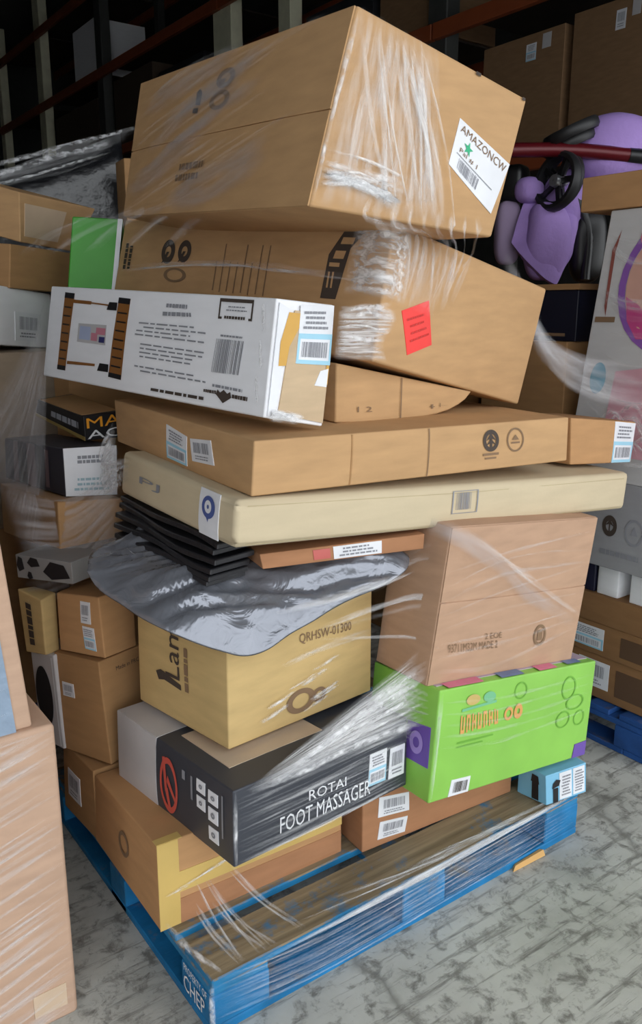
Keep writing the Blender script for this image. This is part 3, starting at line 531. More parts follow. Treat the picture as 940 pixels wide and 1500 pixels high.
# --- long carton
b = Box('cardboard_box', CORN['long16'], KRAFT, 'long tilted brown carton with a red sticker beneath the top carton', bulge=.006, bev=.007); LB = b
s_ = b.slab('red_sticker', 'R', [(.175, .12), (.301, .249), (.238, .558), (.103, .419)], RED); b.lines('R', [(.18, .2), (.28, .30), (.24, .49), (.13, .39)], 4, plain('dark_red_ink', 'c92d27', .5), .3, .0026, s_)
b.shapes('printed_mark', 'R', [], INK) if 0 else None
for q in (rect(.215, .60, .275, .82), rect(.29, .62, .345, .82)): b.ring('L', q, .45, 1., INK, extra=[[(.1, 0), (.35, .1), (.6, .5), (.4, .5)]])
b.ring('L', rect(.24, .44, .34, .57), .7, 1., INKB); b.lines('L', [(.075, .5), (.075, .82), (.03, .82), (.03, .5)], 2, INK, .6, seed=26)
b.shapes('printed_lines', 'L', [rect(.455 + k*.027, .40 - .01*(k % 2), .459 + k*.027, .60 + (.2 if k in (1, 4, 6, 7) else .05)) for k in range(8)], INKB)
bl = b.shapes('black_print_strip', 'L', [[(.83, .42), (.875, .42), (.895, .80), (.93, .93), (.87, .93), (.835, .75)]], INK); b.shapes('printed_mark', 'L', [rect(.843, .5, .848, .62), rect(.855, .5, .86, .62), rect(.842, .66, .872, .69), [(.85, .72), (.88, .72), (.885, .78), (.855, .78)], [(.865, .83), (.9, .83), (.905, .88), (.87, .88)]], KRAFT, .003, bl)
# --- top carton
b = Box('cardboard_box', CORN['top17'], KRAFT, 'large brown carton tilted at the very top of the stack with a white paper label', bulge=.007, bev=.006); TP = b
b.flaps('L', .49); b.fo['L'] = .0026
lq = [(.625, .405), (.95, .165), (.99, .532), (.626, .69)]
l = b.slab('paper_label', 'R', lq, WHITEP)
b.text('R', sq(lq, .05, .78, .95, .93), 'AMAZONCW', INKB, .0026, l); st = []
for k in range(10): st.append(((.25 + .09 * (1 if k % 2 == 0 else .4) * math.sin(2*math.pi*k/10)), (.60 + .14 * (1 if k % 2 == 0 else .4) * math.cos(2*math.pi*k/10))))
b.shapes('green_star', 'R', [[sq(lq, x, y, 0, 0)[0] for x, y in st]], plain('green_ink', '2fae7c', .6), .0026, l)
b.text('R', sq(lq, .12, .40, .48, .50), 'Pal # 1', INKB, .0026, l); b.shapes('printed_lines', 'R', [sq(lq, .08, .34, .85, .355)], GREYINK, .0026, l); b.bars('R', sq(lq, .15, .08, .58, .30), GREYINK, 16, .0026, l)
b.shapes('printed_mark', 'L', [[(.40, .70), (.425, .69), (.425, .77), (.41, .80), (.395, .78)]], INK); b.shapes('printed_mark', 'L', [[(.39, .65), (.42, .64), (.42, .675), (.39, .68)]], INK); b.ring('L', rect(.475, .63, .575, .75), .55, 1., INKB); b.ring('L', rect(.49, .76, .58, .88), .5, 1., INKB, extra=[rect(.2, .2, .5, .5)])
b.lines('L', rect(.35, .2, .52, .34), 2, INKB, .6, seed=31)
b.shapes('staple_mark', 'R', [rect(.66, .975, .69, .995), rect(.965, .975, .985, .995)], INK)

# ================================================================ grey bag, black mats
def grey_bag():
    out = [(-.049,.44,.94),(-.038,.39,.91),(-.01,.294,.885),(.031,.183,.86),(.113,.129,.82),(.187,.101,.80),(.279,.094,.83),(.409,.094,.87),(.503,.064,.90),(.600,.085,.925),(.625,.15,.945),(.6,.36,.94),(.42,.56,.95),(.2,.64,.955),(.03,.56,.955)]
    ring = catmull(out + [out[0]], 150)[:-1]; c = Vector((.25, .33, .93)); vs = []; fs = []; M = len(ring); K = 26
    for side in (1, -1):
        for k in range(1, K + 1):
            r = k / K
            for o in ring:
                p = c.lerp(o, r); top = o.z + (.958 - o.z) * (1 - r**2.2); bot = o.z + (.892 - o.z) * (1 - r**3)
                z = top if side == 1 else min(bot, top - .004)
                q_ = p.x*.35 + p.y; right = min(1, max(0, (p.x + .02)/.15)); fold = (abs(noise.noise(Vector((p.x*2.2, q_*15, 1.7)))) * .065 + abs(noise.noise(Vector((p.x*7, q_*34, 4.2)))) * .032 + noise.noise(Vector((p.x*20, p.y*26, p.z*26))) * .006) * (.25 + .75*right)
                k2 = (1 - r**8) * (1 if side == 1 else .2)
                jag = Vector((noise.noise(o*14), noise.noise(o*14 + Vector((9, 0, 0))), 0)) * .006 * r
                vs.append(Vector((p.x, p.y, z)) + jag + Vector((-.25, -.4, .8)) * (fold - .012) * k2 * (.4 + r))
    off = M * K
    for s_ in (0, 1):
        for k in range(K - 1):
            for i in range(M):
                i2 = (i + 1) % M; q = [s_*off + k*M + i, s_*off + (k+1)*M + i, s_*off + (k+1)*M + i2, s_*off + k*M + i2]
                fs.append(tuple(q if s_ == 0 else q[::-1]))
        fs.append(tuple(range(s_*off, s_*off + M)) if s_ == 0 else tuple(range(s_*off + M - 1, s_*off - 1, -1)))
    for i in range(M):
        i2 = (i + 1) % M; a = (K-1)*M
        fs.append((a + i, off + a + i, off + a + i2, a + i2))
    m, nt, bs = _new('silver_poly_film'); bs.inputs['Base Color'].default_value = lin('878a93'); bs.inputs['Roughness'].default_value = .26; bs.inputs['Metallic'].default_value = .5
    bs.inputs['Specular IOR Level'].default_value = .8
    tc = N(nt, 'ShaderNodeTexCoord'); n1 = N(nt, 'ShaderNodeTexNoise', Scale=16.0, Detail=3.0, Distortion=1.2); nt.links.new(tc.outputs['Object'], n1.inputs['Vector'])
    bp = N(nt, 'ShaderNodeBump', Strength=.35, Distance=.02); nt.links.new(n1.outputs['Fac'], bp.inputs['Height']); nt.links.new(bp.outputs['Normal'], bs.inputs['Normal'])
    o = mesh_obj('plastic_bag', vs, fs, m, smooth=True)
    return tag(o, 'shiny silver grey plastic bag draped over the yellowish carton', 'bag')
BAG = grey_bag()
BLKM = plain('black_rubber_sheet', '232327', .38, bump=.2, bscale=30)
ORD = ['topmost', 'second', 'third', 'fourth', 'fifth', 'bottom']
for k in range(6):
    t = k / 5; z1 = 1.036 - .0165*k; y0 = .165 + .02*t + random.uniform(-.012, .012); y1 = .735 - .16*t + random.uniform(-.015, .015)
    xl = .132 - .008*t + random.uniform(-.006, .006); xr = .160 - .085*t + random.uniform(-.006, .006); w = .11
    vs = []; fs = []; n = 14
    for i in range(n + 1):
        s = i / n; y = y0 + (y1 - y0)*s; x = xl + (xr - xl)*s + .004*math.sin(s*9 + k); z = z1 + .004*math.sin(s*6 + k*1.3) - .008*t*(1-s)
        vs += [(x, y, z - .0125), (x + w, y + .02, z - .0125), (x + w, y + .02, z), (x + .002, y, z)]
    for i in range(n):
        a = 4*i
        for j in range(4): fs.append((a + j, a + (j+1) % 4, a + 4 + (j+1) % 4, a + 4 + j))
    fs += [(3, 2, 1, 0), (4*n, 4*n+1, 4*n+2, 4*n+3)]
    lab = '%s sheet in the fanned pile of black mats on the grey bag' % ORD[k]
    tag(bevel(mesh_obj('black_mat', vs, fs, BLKM), .002, 1), lab, 'mat', 'black mats on the grey bag')
mesh_obj('white_edge_strip', [(.075, .50, .958), (.062, .44, .962), (.072, .44, .956), (.085, .50, .952)], [(0, 1, 2, 3)], WHITEP, BAG)

# ================================================================ boxes at the rear left of the main load
b = Box('cardboard_box', CORN['box20'], KRAFT_D, 'upright brown carton with a printed line behind the yellowish carton', bulge=.002); b.text('R', rect(.35, .86, .9, .90), 'Made in PRC', INK); b.label_('L', rect(.15, .58, .4, .72), seed=41)
b = Box('cardboard_box', CORN['box21'], KRAFT_O, 'small brown carton with two pale labels stacked on the upright brown carton', bulge=.002); b.label_('L', [(.56, .55), (.78, .54), (.80, .90), (.58, .91)], False, 42); b.label_('L', [(.60, .12), (.84, .10), (.83, .48), (.58, .50)], True, 43)
b = Box('cardboard_box', CORN['box22'], KRAFT_Y, 'tiny yellowish carton beside the small carton with two labels', bulge=.001); b.lines('L', [(.6, .1), (.6, .9), (.3, .9), (.3, .1)], 1, INK, .8, seed=35)
b = Box('appliance_box', CORN['grey20b'], LGREY, 'pale grey box with a black disc picture beside the upright brown carton', bulge=.001); b.ring('L', rect(.1, .2, .8, .85), .0, 1., BLACK); b.shapes('printed_lines', 'L', [rect(.9, .03, .94, .97)], WHITEINK)
b = Box('print_box', CORN['bwprint'], plain('grey_print_board', '8f8d8c', .6), 'flat grey white box with black printed pattern above the small cartons', bulge=.001, bev=.002)
for q in (rect(.02, .3, .16, .95), rect(.22, .55, .45, .98), rect(.5, .1, .97, .9), rect(.2, .0, .3, .35)): b.shapes('printed_mark', 'L', [[sq(q, .0, .4, 0, 0)[0], sq(q, .3, 0, 0, 0)[0], sq(q, 1, .2, 0, 0)[0], sq(q, .8, .9, 0, 0)[0], sq(q, .3, 1, 0, 0)[0]]], BLACK)
b = Box('cardboard_box', CORN['brownleft'], KRAFT_D, 'brown carton behind the black mats under a dark striped box', bulge=.002)
b = Box('striped_box', [(x, y, z - (.03 if i > 3 else 0)) for i, (x, y, z) in enumerate(CORN['darkwhite'])], plain('dark_game_print', '33313a', .5), 'dark striped box with a white end panel behind the flat brown carton', bulge=.001)
b.slab('white_end_panel', 'R', rect(.01, .01, .99, .99), WHITEP, .0004, .001); b.lines('R', rect(.2, .66, .8, .84), 2, GREYINK, .7, .003, seed=33); b.lines('R', rect(.15, .1, .85, .4), 3, plain('pale_teal_print', '9fb8c2', .6), .5, .003)
b.shapes('printed_stripe', 'L', [rect(.18, .02, .26, .98), rect(.42, .02, .56, .98), rect(.72, .1, .78, .9)], plain('mauve_print', '6d5a5e', .5), .002); b.shapes('printed_stripe', 'L', [rect(.30, .02, .36, .98), rect(.60, .05, .66, .95)], BLACK, .002)
b = Box('product_box', CORN['ma'], BLACK, 'black box with orange and white capital letters beside the flat brown carton', bulge=.001, bev=.002)
b.text('R', [(.06, .50), (.99, .52), (.99, .92), (.06, .90)], 'MA', plain('amber_letter', 'e39a2c', .5)); b.text('R', [(.06, .06), (.99, .08), (.99, .42), (.06, .40)], 'AC', WHITEINK)
b.lines('L', rect(.3, .35, .97, .75), 1, GREYINK, .7, seed=34); b.slab('olive_edge', 'L', rect(.0, .0, 1, .16), plain('olive_print', '8a7440', .5)); b.slab('tan_top', 'T', rect(.02, .05, .98, .95), KRAFT_D)

# ================================================================ neighbouring load behind on the left
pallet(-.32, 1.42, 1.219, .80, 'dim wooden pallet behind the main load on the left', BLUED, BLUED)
b = Box('cardboard_box', hexa(-.22, .52, 1.46, 2.05, .1445, .80, 4, jit=.004, seed=1), KRAFT_D, 'large brown carton added as a support under the load behind on the left')  # hidden carton added to hold up the stack above
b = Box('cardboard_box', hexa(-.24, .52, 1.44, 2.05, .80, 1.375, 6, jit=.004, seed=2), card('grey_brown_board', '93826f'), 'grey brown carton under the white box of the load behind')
b = Box('cardboard_box', CORN['n18c'], WHITEB, 'white carton with a pale label at the left edge under two brown cartons', bulge=.002); b.label_('R', rect(.35, .1, .8, .6), seed=51)
b = Box('cardboard_box', CORN['n18b'], KRAFT_D, 'brown carton between the white carton and the pale topped carton at left', bulge=.003)
b = Box('cardboard_box', CORN['n18a'], KRAFT, 'tan carton with a pale square label left of the green box', bulge=.003); b.slab('pale_label', 'R', rect(.06, .14, .62, .80), plain('tan_label', 'cdb49a', .5))
b = Box('green_box', CORN['green2'], GREEN2, 'bright green upright box with a white edge behind the long white box', bulge=.002); b.slab('white_edge', 'R', rect(.90, .0, .995, 1), WHITEP)
# carton added as a support to hold up the green box
b = Box('cardboard_box', hexa(.24, .56, 1.30, 1.44, .36, 1.455, 0, seed=5), KRAFT_D, 'narrow brown carton added as a support under the bright green box')
# black shrouded load further back
vs = []; fs = []; n = 26; mrow = 18
SH = plain('black_shroud', '16171b', .28, spec=.8, bump=.7, bscale=14)
P0 = [Vector(p) for p in ((-.15, 2.55, 0), (.95, 2.25, 0), (1.25, 3.1, 0), (.1, 3.4, 0))]; TZ = (1.90, 2.24, 2.30, 2.0)
for j in range(mrow + 1):
    v = j / mrow
    for i in range(4 * n):
        e, t = divmod(i, n); t /= n; a, c2 = P0[e], P0[(e+1) % 4]; zt = TZ[e]*(1-t) + TZ[(e+1) % 4]*t
        p = a.lerp(c2, t); p.z = zt * v; ce = (P0[0] + P0[2]) / 2; ce.z = p.z; p = p.lerp(ce, .12*v*v + .03*noise.noise(Vector((p.x*5, p.y*5, v*6))))
        vs.append(p + Vector((0, 0, .03*v*noise.noise(Vector((p.x*6, p.y*6, 2))))))
for j in range(mrow):
    for i in range(4*n): a = j*4*n; i2 = (i+1) % (4*n); fs.append((a+i, a+i2, a+4*n+i2, a+4*n+i))
fs.append(tuple(range(mrow*4*n, (mrow+1)*4*n)))
SHR = tag(mesh_obj('shrouded_load', vs, fs, SH, smooth=True), 'tall load under a glossy black plastic shroud at the back left', 'load')
b = Box('cardboard_box', hexa(.79, .93, 2.05, 2.18, .0, 2.10, -8, seed=8), KRAFT_D, 'tall narrow tan carton in front of the black shrouded load')

# ================================================================ wrapped load at the left edge
WR = card('wrapped_tan_board', 'bf9f88')
b = Box('wrapped_carton', hexa(-1.15, -.206, .237, .95, 0, .70, 0), WR, 'tan carton wrapped in streaky film at the lower left edge', 'box', bulge=.006, bev=.01); WC = b
b.slab('faded_label', 'R', rect(.90, .05, .975, .13), plain('tan_label', 'cdb49a', .5))
b = Box('wrapped_carton', [(-1.2,.25,.70),(-.246,.25,.70),(-1.2,.93,.70),(-.25,.93,.70),(-1.22,.25,1.34),(-.292,.25,1.34),(-1.22,.93,1.34),(-.30,.93,1.34)], WR, 'tan carton with a crinkled blue sheet above the film wrapped carton at left', 'box', bulge=.004, bev=.006); WU = b
BS = plain('crinkled_blue_sheet', '8d9fb4', .35, bump=.8, bscale=22)
b.slab('blue_sheet', 'R', rect(.3, -.02, .965, .97), BS, .001, .002, 12)

KRAFT_K = card('shade_darkened_board', '8f6a47')  # darker kraft copy, shade put into these cartons' colour
# ================================================================ second pallet at the right rear
pallet(1.715, .085, 1.219, 1.016, 'shaded blue pallet at the right edge under brown cartons', BLUED, BLUED)
b = Box('cardboard_box', hexa(1.76, 2.5, .115, .80, .1445, .31), KRAFT_K, 'lowest brown carton on the shaded blue pallet at the right'); b.label_('L', rect(.55, .25, .74, .85), seed=71); b.slab('dark_label', 'L', rect(.78, .2, .97, .8), plain('brown_label', '5f4632', .6))
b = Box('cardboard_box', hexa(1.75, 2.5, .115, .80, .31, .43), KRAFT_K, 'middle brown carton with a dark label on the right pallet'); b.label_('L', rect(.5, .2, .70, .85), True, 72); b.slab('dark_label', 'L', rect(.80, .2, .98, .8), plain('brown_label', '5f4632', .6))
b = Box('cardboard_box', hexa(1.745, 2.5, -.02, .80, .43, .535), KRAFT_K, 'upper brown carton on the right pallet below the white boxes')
b = Box('small_box', hexa(1.76, 1.95, .0, .245, .535, .655), WHITEB, 'small white box on the brown cartons at the right edge')
b = Box('small_box', hexa(1.76, 1.95, .29, .375, .535, .655), WHITEB, 'narrow white box beside a navy box under the grey carton')
b = Box('small_box', hexa(1.76, 1.95, .385, .47, .535, .655), plain('navy_box_print', '22223a', .5), 'narrow navy box half hidden behind the tall pinkish carton')
b = Box('cardboard_box', hexa(1.70, 2.45, -.25, .62, .655, .955), card('grey_board', '9d9da1', .06), 'grey carton with two round symbols at the right edge')
b.ring('L', rect(.335, .38, .40, .62), .5, 1., INK, extra=[rect(.45, .1, .55, .9), [(.2, .5), (.5, .8), (.8, .5), (.5, .6)]]); b.ring('L', rect(.435, .33, .515, .63), .82, 1., GREYINK, extra=[[(.3, .4), (.7, .4), (.5, .75)]]); b.lines('L', rect(.33, .16, .51, .23), 1, GREYINK, .8)
# doll display carton: plain coloured shapes only
b = Box('display_box', [(1.70,-.25,.955),(2.1,-.25,.955),(1.70,.50,.955),(2.1,.50,.955),(1.70,-.25,1.812),(2.1,-.25,1.812),(1.70,.395,1.812),(2.1,.395,1.812)], card('pale_display_board', 'c4c3c4', .05), 'white display box with a purple arch and pink shapes at the right edge', bulge=.002); DB = b
pq = [(.12, .48), (.74, .48), (.74, .985), (.12, .985)]
DP = plain('arch_purple_print', '8b5cae', .5)
b.ring('L', pq, .88, 1., DP, .002); w_ = b.ring('L', pq, 0, .87, plain('peach_print', 'd3a596', .55), .0024)
b.shapes('printed_mark', 'L', [[sq(pq, x, y, 0, 0)[0] for x, y in ((.08, .42), (.2, .36), (.34, .22), (.4, .12), (.22, .12), (.12, .25))]], plain('magenta_print', 'c24a86', .5), .003); b.ring('L', sq(pq, .12, .74, .42, .92), 0, 1., PINK, .003); b.ring('L', sq(pq, .3, .84, .5, .96), 0, 1., WHITEP, .0034)
b.shapes('printed_mark', 'L', [[(.06, .66), (.075, .62), (.07, .85), (.085, .93), (.05, .86)]], plain('auburn_print', '8e5048', .5), .003); b.shapes('printed_lines', 'L', [rect(.02, .60, .13, .62)], INKB, .003)
b.ring('L', rect(.05, .33, .135, .45), 0, 1., plain('teal_badge_print', '2f8fae', .5), .003); b.shapes('printed_mark', 'L', [[(.16, .1), (.9, .1), (.9, .44), (.5, .46), (.18, .42)]], plain('soft_pink_print', 'd9a7b4', .5), .002)
b = Box('cardboard_box', hexa(1.69, 2.2, -.05, .505, 1.815, 1.92), KRAFT_O, 'flat brown carton lying on top of the white display box')
# things behind the display box
b = Box('cardboard_box', hexa(1.74, 2.3, .56, .95, .535, 1.40), KRAFT_D, 'brown carton corner left of the white display box', bulge=.003)
b = Box('dark_box', hexa(1.77, 2.3, .55, .98, 1.40, 1.575), plain('dark_navy_board', '15182a', .5), 'dark navy box behind the long tilted carton at right'); b.shapes('printed_mark', 'L', [rect(.1, .1, .9, .16)], INKB)
b = Box('flat_board', hexa(1.76, 2.4, .54, 1.0, 1.575, 1.595), KRAFT_D, 'thin brown board beneath the purple stroller', bulge=0, bev=.001)
# ---------------------------------------------------------------- folded stroller
ST = empty('stroller', (2.08, .85, 1.595), 'folded stroller with lilac fabric, black wheels and a dark red bar', 'stroller')  # part positions precomputed from image pixels at an assumed depth
LIL = plain('lilac_fabric', 'a688cc', .8, bump=.25, bscale=60); RUB = plain('black_rubber', '1b1b1d', .5); DRED = plain('dark_red_metal', '5c1019', .35, metal=.2); DKP = plain('black_plastic', '141416', .4); CHROME = plain('steel', 'b8b8bc', .3, metal=.8)
def ellip(name, c, rx, ry, rz, mat, yaw=0, sq_=1.0, amp=.0, seed=0, cut=None, parent=ST):
    vs = []; fs = []; nu, nv = 28, 16
    for j in range(nv + 1):
        ph = -math.pi/2 + math.pi*j/nv
        for i in range(nu):
            th = 2*math.pi*i/nu; f = lambda x: math.copysign(abs(x)**sq_, x)
            p = Vector((rx*f(math.cos(ph))*f(math.cos(th)), ry*f(math.cos(ph))*f(math.sin(th)), rz*f(math.sin(ph))))
            p *= 1 + amp*noise.noise(p*9 + Vector((seed, 0, 0)))
            p = Matrix.Rotation(math.radians(yaw), 3, 'Z') @ p
            vs.append(Vector(c) + p)
    for j in range(nv):
        for i in range(nu): a = j*nu; i2 = (i+1) % nu; fs.append((a+i, a+i2, a+nu+i2, a+nu+i))
    return mesh_obj(name, vs, fs, mat, parent, smooth=True)
def loft(name, rows, mat, parent, th, n=20):
    """thick cloth panel through rows of points"""
    R_ = [catmull(r, n) for r in rows]; cols = [catmull([R_[k][i] for k in range(len(R_))], 14) for i in range(n + 1)]
    vs = []; fs = []; m = 15
    for side in (0, 1):
        for i in range(n + 1):
            for j in range(m):
                p = cols[i][j]; du = cols[min(i+1, n)][j] - cols[max(i-1, 0)][j]; dv = cols[i][min(j+1, m-1)] - cols[i][max(j-1, 0)]
                nn = du.cross(dv).normalized(); w = noise.noise(p*12)*.012; vs.append(p + nn*(w + (th if side else 0)))
    o = (n+1)*m
    for i in range(n):
        for j in range(m - 1):
            a = i*m + j; fs.append((a, a+1, a+m+1, a+m)); fs.append((o+a, o+a+m, o+a+m+1, o+a+1))
    for i in range(n): fs.append((i*m, (i+1)*m, o+(i+1)*m, o+i*m)); a = i*m+m-1; fs.append((a+m, a, o+a, o+a+m))
    for j in range(m-1): fs.append((j+1, j, o+j, o+j+1)); a = n*m+j; fs.append((a, a+1, o+a+1, o+a))
    return mesh_obj(name, vs, fs, mat, parent, smooth=True, angle=60)
ellip('canopy', (2.25, .80, 2.10), .17, .12, .13, LIL, -36, .85, .05, 1)
loft('seat_fabric', [[(1.90, .98, 1.76), (1.955, .98, 1.90), (2.01, .97, 1.985), (2.10, .93, 2.03), (2.24, .83, 2.045)],
                     [(1.905, .92, 1.70), (1.975, .90, 1.80), (2.04, .90, 1.90), (2.12, .88, 1.98), (2.26, .79, 2.03)],
                     [(1.95, .86, 1.63), (2.02, .83, 1.72), (2.08, .82, 1.80), (2.12, .84, 1.88), (2.20, .83, 1.96)],
                     [(2.02, .85, 1.60), (2.07, .84, 1.68), (2.11, .85, 1.75), (2.14, .86, 1.83), (2.18, .86, 1.90)]], LIL, ST, .03)
ellip('seat_pouch', (2.015, .905, 1.76), .085, .075, .15, LIL, -36, .75, .12, 9)
ellip('seat_side', (2.11, .89, 1.90), .10, .055, .10, LIL, -36, .75, .12, 12)
ellip('seat_pad', (1.985, .975, 1.955), .06, .05, .05, LIL, 0, .8, .1, 4)
ellip('leg_rest', (1.955, 1.05, 1.80), .05, .04, .12, plain('grey_lilac_fabric', '9c8aa8', .85), -30, .6, .05, 6)
def wheel(c, ax, r, w):
    ax = Vector(ax).normalized(); a = ax.cross(Vector((0, 0, 1))).normalized(); b2 = ax.cross(a); c = Vector(c)
    def rev(name, prof, mat, parent, sides=28):
        vs = []; fs = []; k = len(prof)
        for i in range(sides):
            t = 2*math.pi*i/sides; d = a*math.cos(t) + b2*math.sin(t)
            for rr, h in prof: vs.append(c + d*rr + ax*h)
        for i in range(sides):
            i2 = (i+1) % sides
            for j in range(k): j2 = (j+1) % k; fs.append((i*k+j, i*k+j2, i2*k+j2, i2*k+j))
        return mesh_obj(name, vs, fs, mat, parent, smooth=True, angle=50)
    W = rev('wheel', [(r*.8, -w), (r*.93, -w), (r, -w*.5), (r, w*.5), (r*.93, w), (r*.8, w)], RUB, ST)
    rev('hub', [(.004, -w*1.1), (r*.2, -w*1.1), (r*.22, 0), (r*.2, w*1.1), (.004, w*1.1)], CHROME, W, 14)
    for k in range(5):
        t = 2*math.pi*k/5; d = a*math.cos(t) + b2*math.sin(t); e = ax.cross(d)
        vs = [c + d*rr + e*s1*.009 + ax*s2*.006 for rr in (r*.18, r*.83) for s1, s2 in ((-1, -1), (1, -1), (1, 1), (-1, 1))]
        mesh_obj('spoke', vs, [(0,1,2,3), (7,6,5,4), (0,4,5,1), (1,5,6,2), (2,6,7,3), (3,7,4,0)], DKP, W)
wheel((2.05, .85, 2.15), (-.35, .25, 1.0), .105, .02); wheel((2.08, .88, 2.12), (-.35, .25, 1.0), .10, .02)
wheel((1.985, .845, 1.972), (.93, -.10, -.14), .108, .021); wheel((2.035, .87, 1.985), (.93, -.10, -.14), .104, .021)
tube('frame_bar', [(1.80, .99, 2.082), (2.02, .83, 2.082), (2.24, .675, 2.062)], .026, DRED, ST, 10)
tube('frame_bar', [(2.20, .70, 2.065), (2.35, .60, 2.05)], .026, DKP, ST, 10); tube('axle', [(2.0, .845, 2.0), (2.03, .83, 2.06), (2.05, .84, 2.14)], .016, DKP, ST, 8)
ellip('brake_box', (1.985, 1.05, 1.985), .055, .045, .07, DKP, 20, .4); tube('frame_tube', [(2.1, .86, 1.96), (2.14, .81, 1.80), (2.13, .80, 1.62)], .02, DKP, ST)
ellip('side_guard', (2.17, .83, 1.75), .07, .05, .14, DKP, -30, .7)
# carton added as a support for the rear of the stroller
b = Box('cardboard_box', hexa(1.80, 2.6, 1.02, 1.7, 0, 1.60), KRAFT_D, 'tall brown carton added to support the rear of the purple stroller')

# ================================================================ storage rack with cartons
RK = empty('pallet_rack', (5.4, 8, 0), 'tall warehouse storage rack with orange beams in the dim background', 'rack')
CRM = plain('cream_upright_paint', 'd2cfb4', .6); ORB = plain('rack_orange_paint', '8a4526', .5); RWD = plain('rack_board', '3a2f26', .8)
UY = [1.9, 4.6, 7.0, 8.35, 12.2, 15.0, 17.5]
STL = plain('dark_steel_and_shade', '3c3d3b', .6)  # dark steel posts; on the rear uprights this tone stands in for shade
for y in UY:
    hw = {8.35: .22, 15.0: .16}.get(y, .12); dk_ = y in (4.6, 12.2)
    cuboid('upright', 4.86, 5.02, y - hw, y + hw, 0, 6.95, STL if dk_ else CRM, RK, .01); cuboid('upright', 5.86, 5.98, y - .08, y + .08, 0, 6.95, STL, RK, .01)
for z in (1.4, 2.58, 3.78, 4.98, 6.18):
    for i in range(len(UY) - 1):
        for x in (4.798, 5.985): cuboid('beam', x, x + .06, UY[i] + .01, UY[i+1] - .01, z, z + .13, ORB, RK, .004)
        cuboid('shelf_board', 4.87, 5.93, UY[i] + .23, UY[i+1] - .23, z + .132, z + .15, RWD, RK, 0)
RKB = card('shade_darkened_rack_board', '86684c')  # kraft darkened to put the rack's dim light into the cartons
rack_boxes = [
 (3.28, 4.12, 2.731, 3.62, RKB, 'brown carton with pale labels on the rack behind the top carton', 1),
 (2.52, 3.20, 2.731, 3.66, RKB, 'larger brown carton on the rack near the right edge', 1),
 (2.05, 2.46, 2.731, 3.3, RKB, 'brown carton at the extreme right edge on the rack shelf', 0),
 (4.8, 5.5, 3.931, 4.65, RKB, 'dark carton on the upper rack shelf above the top carton', 0),
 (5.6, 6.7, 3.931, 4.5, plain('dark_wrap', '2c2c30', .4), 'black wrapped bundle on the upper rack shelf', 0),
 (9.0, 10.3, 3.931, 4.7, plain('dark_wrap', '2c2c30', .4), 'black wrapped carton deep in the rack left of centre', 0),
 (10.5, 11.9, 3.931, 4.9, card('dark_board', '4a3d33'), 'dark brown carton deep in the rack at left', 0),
 (12.5, 13.5, 5.131, 5.95, WHITEB, 'pale box standing in for a bright patch high at the upper left', 0),  # added pale box stands in for the bright background patch
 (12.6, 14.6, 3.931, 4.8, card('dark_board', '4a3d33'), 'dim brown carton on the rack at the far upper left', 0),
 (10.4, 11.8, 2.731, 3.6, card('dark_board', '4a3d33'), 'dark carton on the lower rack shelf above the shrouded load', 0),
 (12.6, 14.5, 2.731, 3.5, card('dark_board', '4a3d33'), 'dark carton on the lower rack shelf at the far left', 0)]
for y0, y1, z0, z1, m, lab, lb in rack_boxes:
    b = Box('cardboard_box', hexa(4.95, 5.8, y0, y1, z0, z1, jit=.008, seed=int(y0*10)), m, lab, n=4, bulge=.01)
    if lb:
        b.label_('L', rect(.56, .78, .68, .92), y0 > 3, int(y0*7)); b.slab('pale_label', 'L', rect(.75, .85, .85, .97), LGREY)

# ================================================================ stretch film around the main load
SW = empty('stretch_wrap', (.6, .5, .0), 'clear stretch film with glossy pleats wound around the tall main stack', 'stretch film')
rnd = random.Random(3)
def on(bx, f, pts, off=.006): return [bx.P(f, u, v, off) for u, v in pts]
def fs_(bx, f, pts, w, mat=None, seed=0, off=.006): return strand(SW, on(bx, f, pts, off), w, bx.nrm[f], mat, seed)
# top carton, right face: pleats fanning down from the near top corner
TPN = TP.nrm['R']
sheet(SW, lambda u, v: TP.P('R', v*(.42 + .28*u), .995 - .99*u, .004), 30, 20, film('film_clingy', .05, .42, 7, 55, .40, .68), .35, .3, .003, TPN, 1)
for k in range(13):
    a = rnd.uniform(0, .40); e = a + .22 + rnd.uniform(0, .18)
    fs_(TP, 'R', [(a*.9, .985 - rnd.uniform(0, .06)), ((a + e)/2 + rnd.uniform(-.03, .03), .5), (e, rnd.uniform(.0, .06))], rnd.uniform(.006, .02), FILM_M if k % 2 else FILM_S, k, .006 + .0005*k)
for k in range(10):
    v = rnd.uniform(.03, .3); fs_(TP, 'R', [(.0, v), (.2, v + rnd.uniform(-.05, .05)), (.42, v - .05 + rnd.uniform(-.05, .05))], rnd.uniform(.008, .022), FILM_W, 40 + k, .009)
fs_(TP, 'R', [(.005, .02), (.005, .5), (.008, .97)], .014, FILM_W, 70, .003)
# top carton, left face: faint slanting pleats
for k in range(22):
    v = rnd.uniform(-.2, .9); u0 = rnd.uniform(0, .5); L_ = rnd.uniform(.3, .6)
    p = [(min(.99, u0 + L_*t), min(.98, max(.02, v + .38*L_*t*1.6))) for t in (0, .5, 1)]
    fs_(TP, 'L', p, rnd.uniform(.006, .02), FILM_T, 80 + k, .006)
for k in range(8):  # wide dull strands paint a grey haze over the left face
    v = -.05 + .11*k; u0 = rnd.uniform(0, .35); p = [(u0 + .5*t, min(.97, max(.03, v + .34*t))) for t in (0, .5, 1)]
    fs_(TP, 'L', p, rnd.uniform(.03, .06), FILM_D, 700 + k, .008)
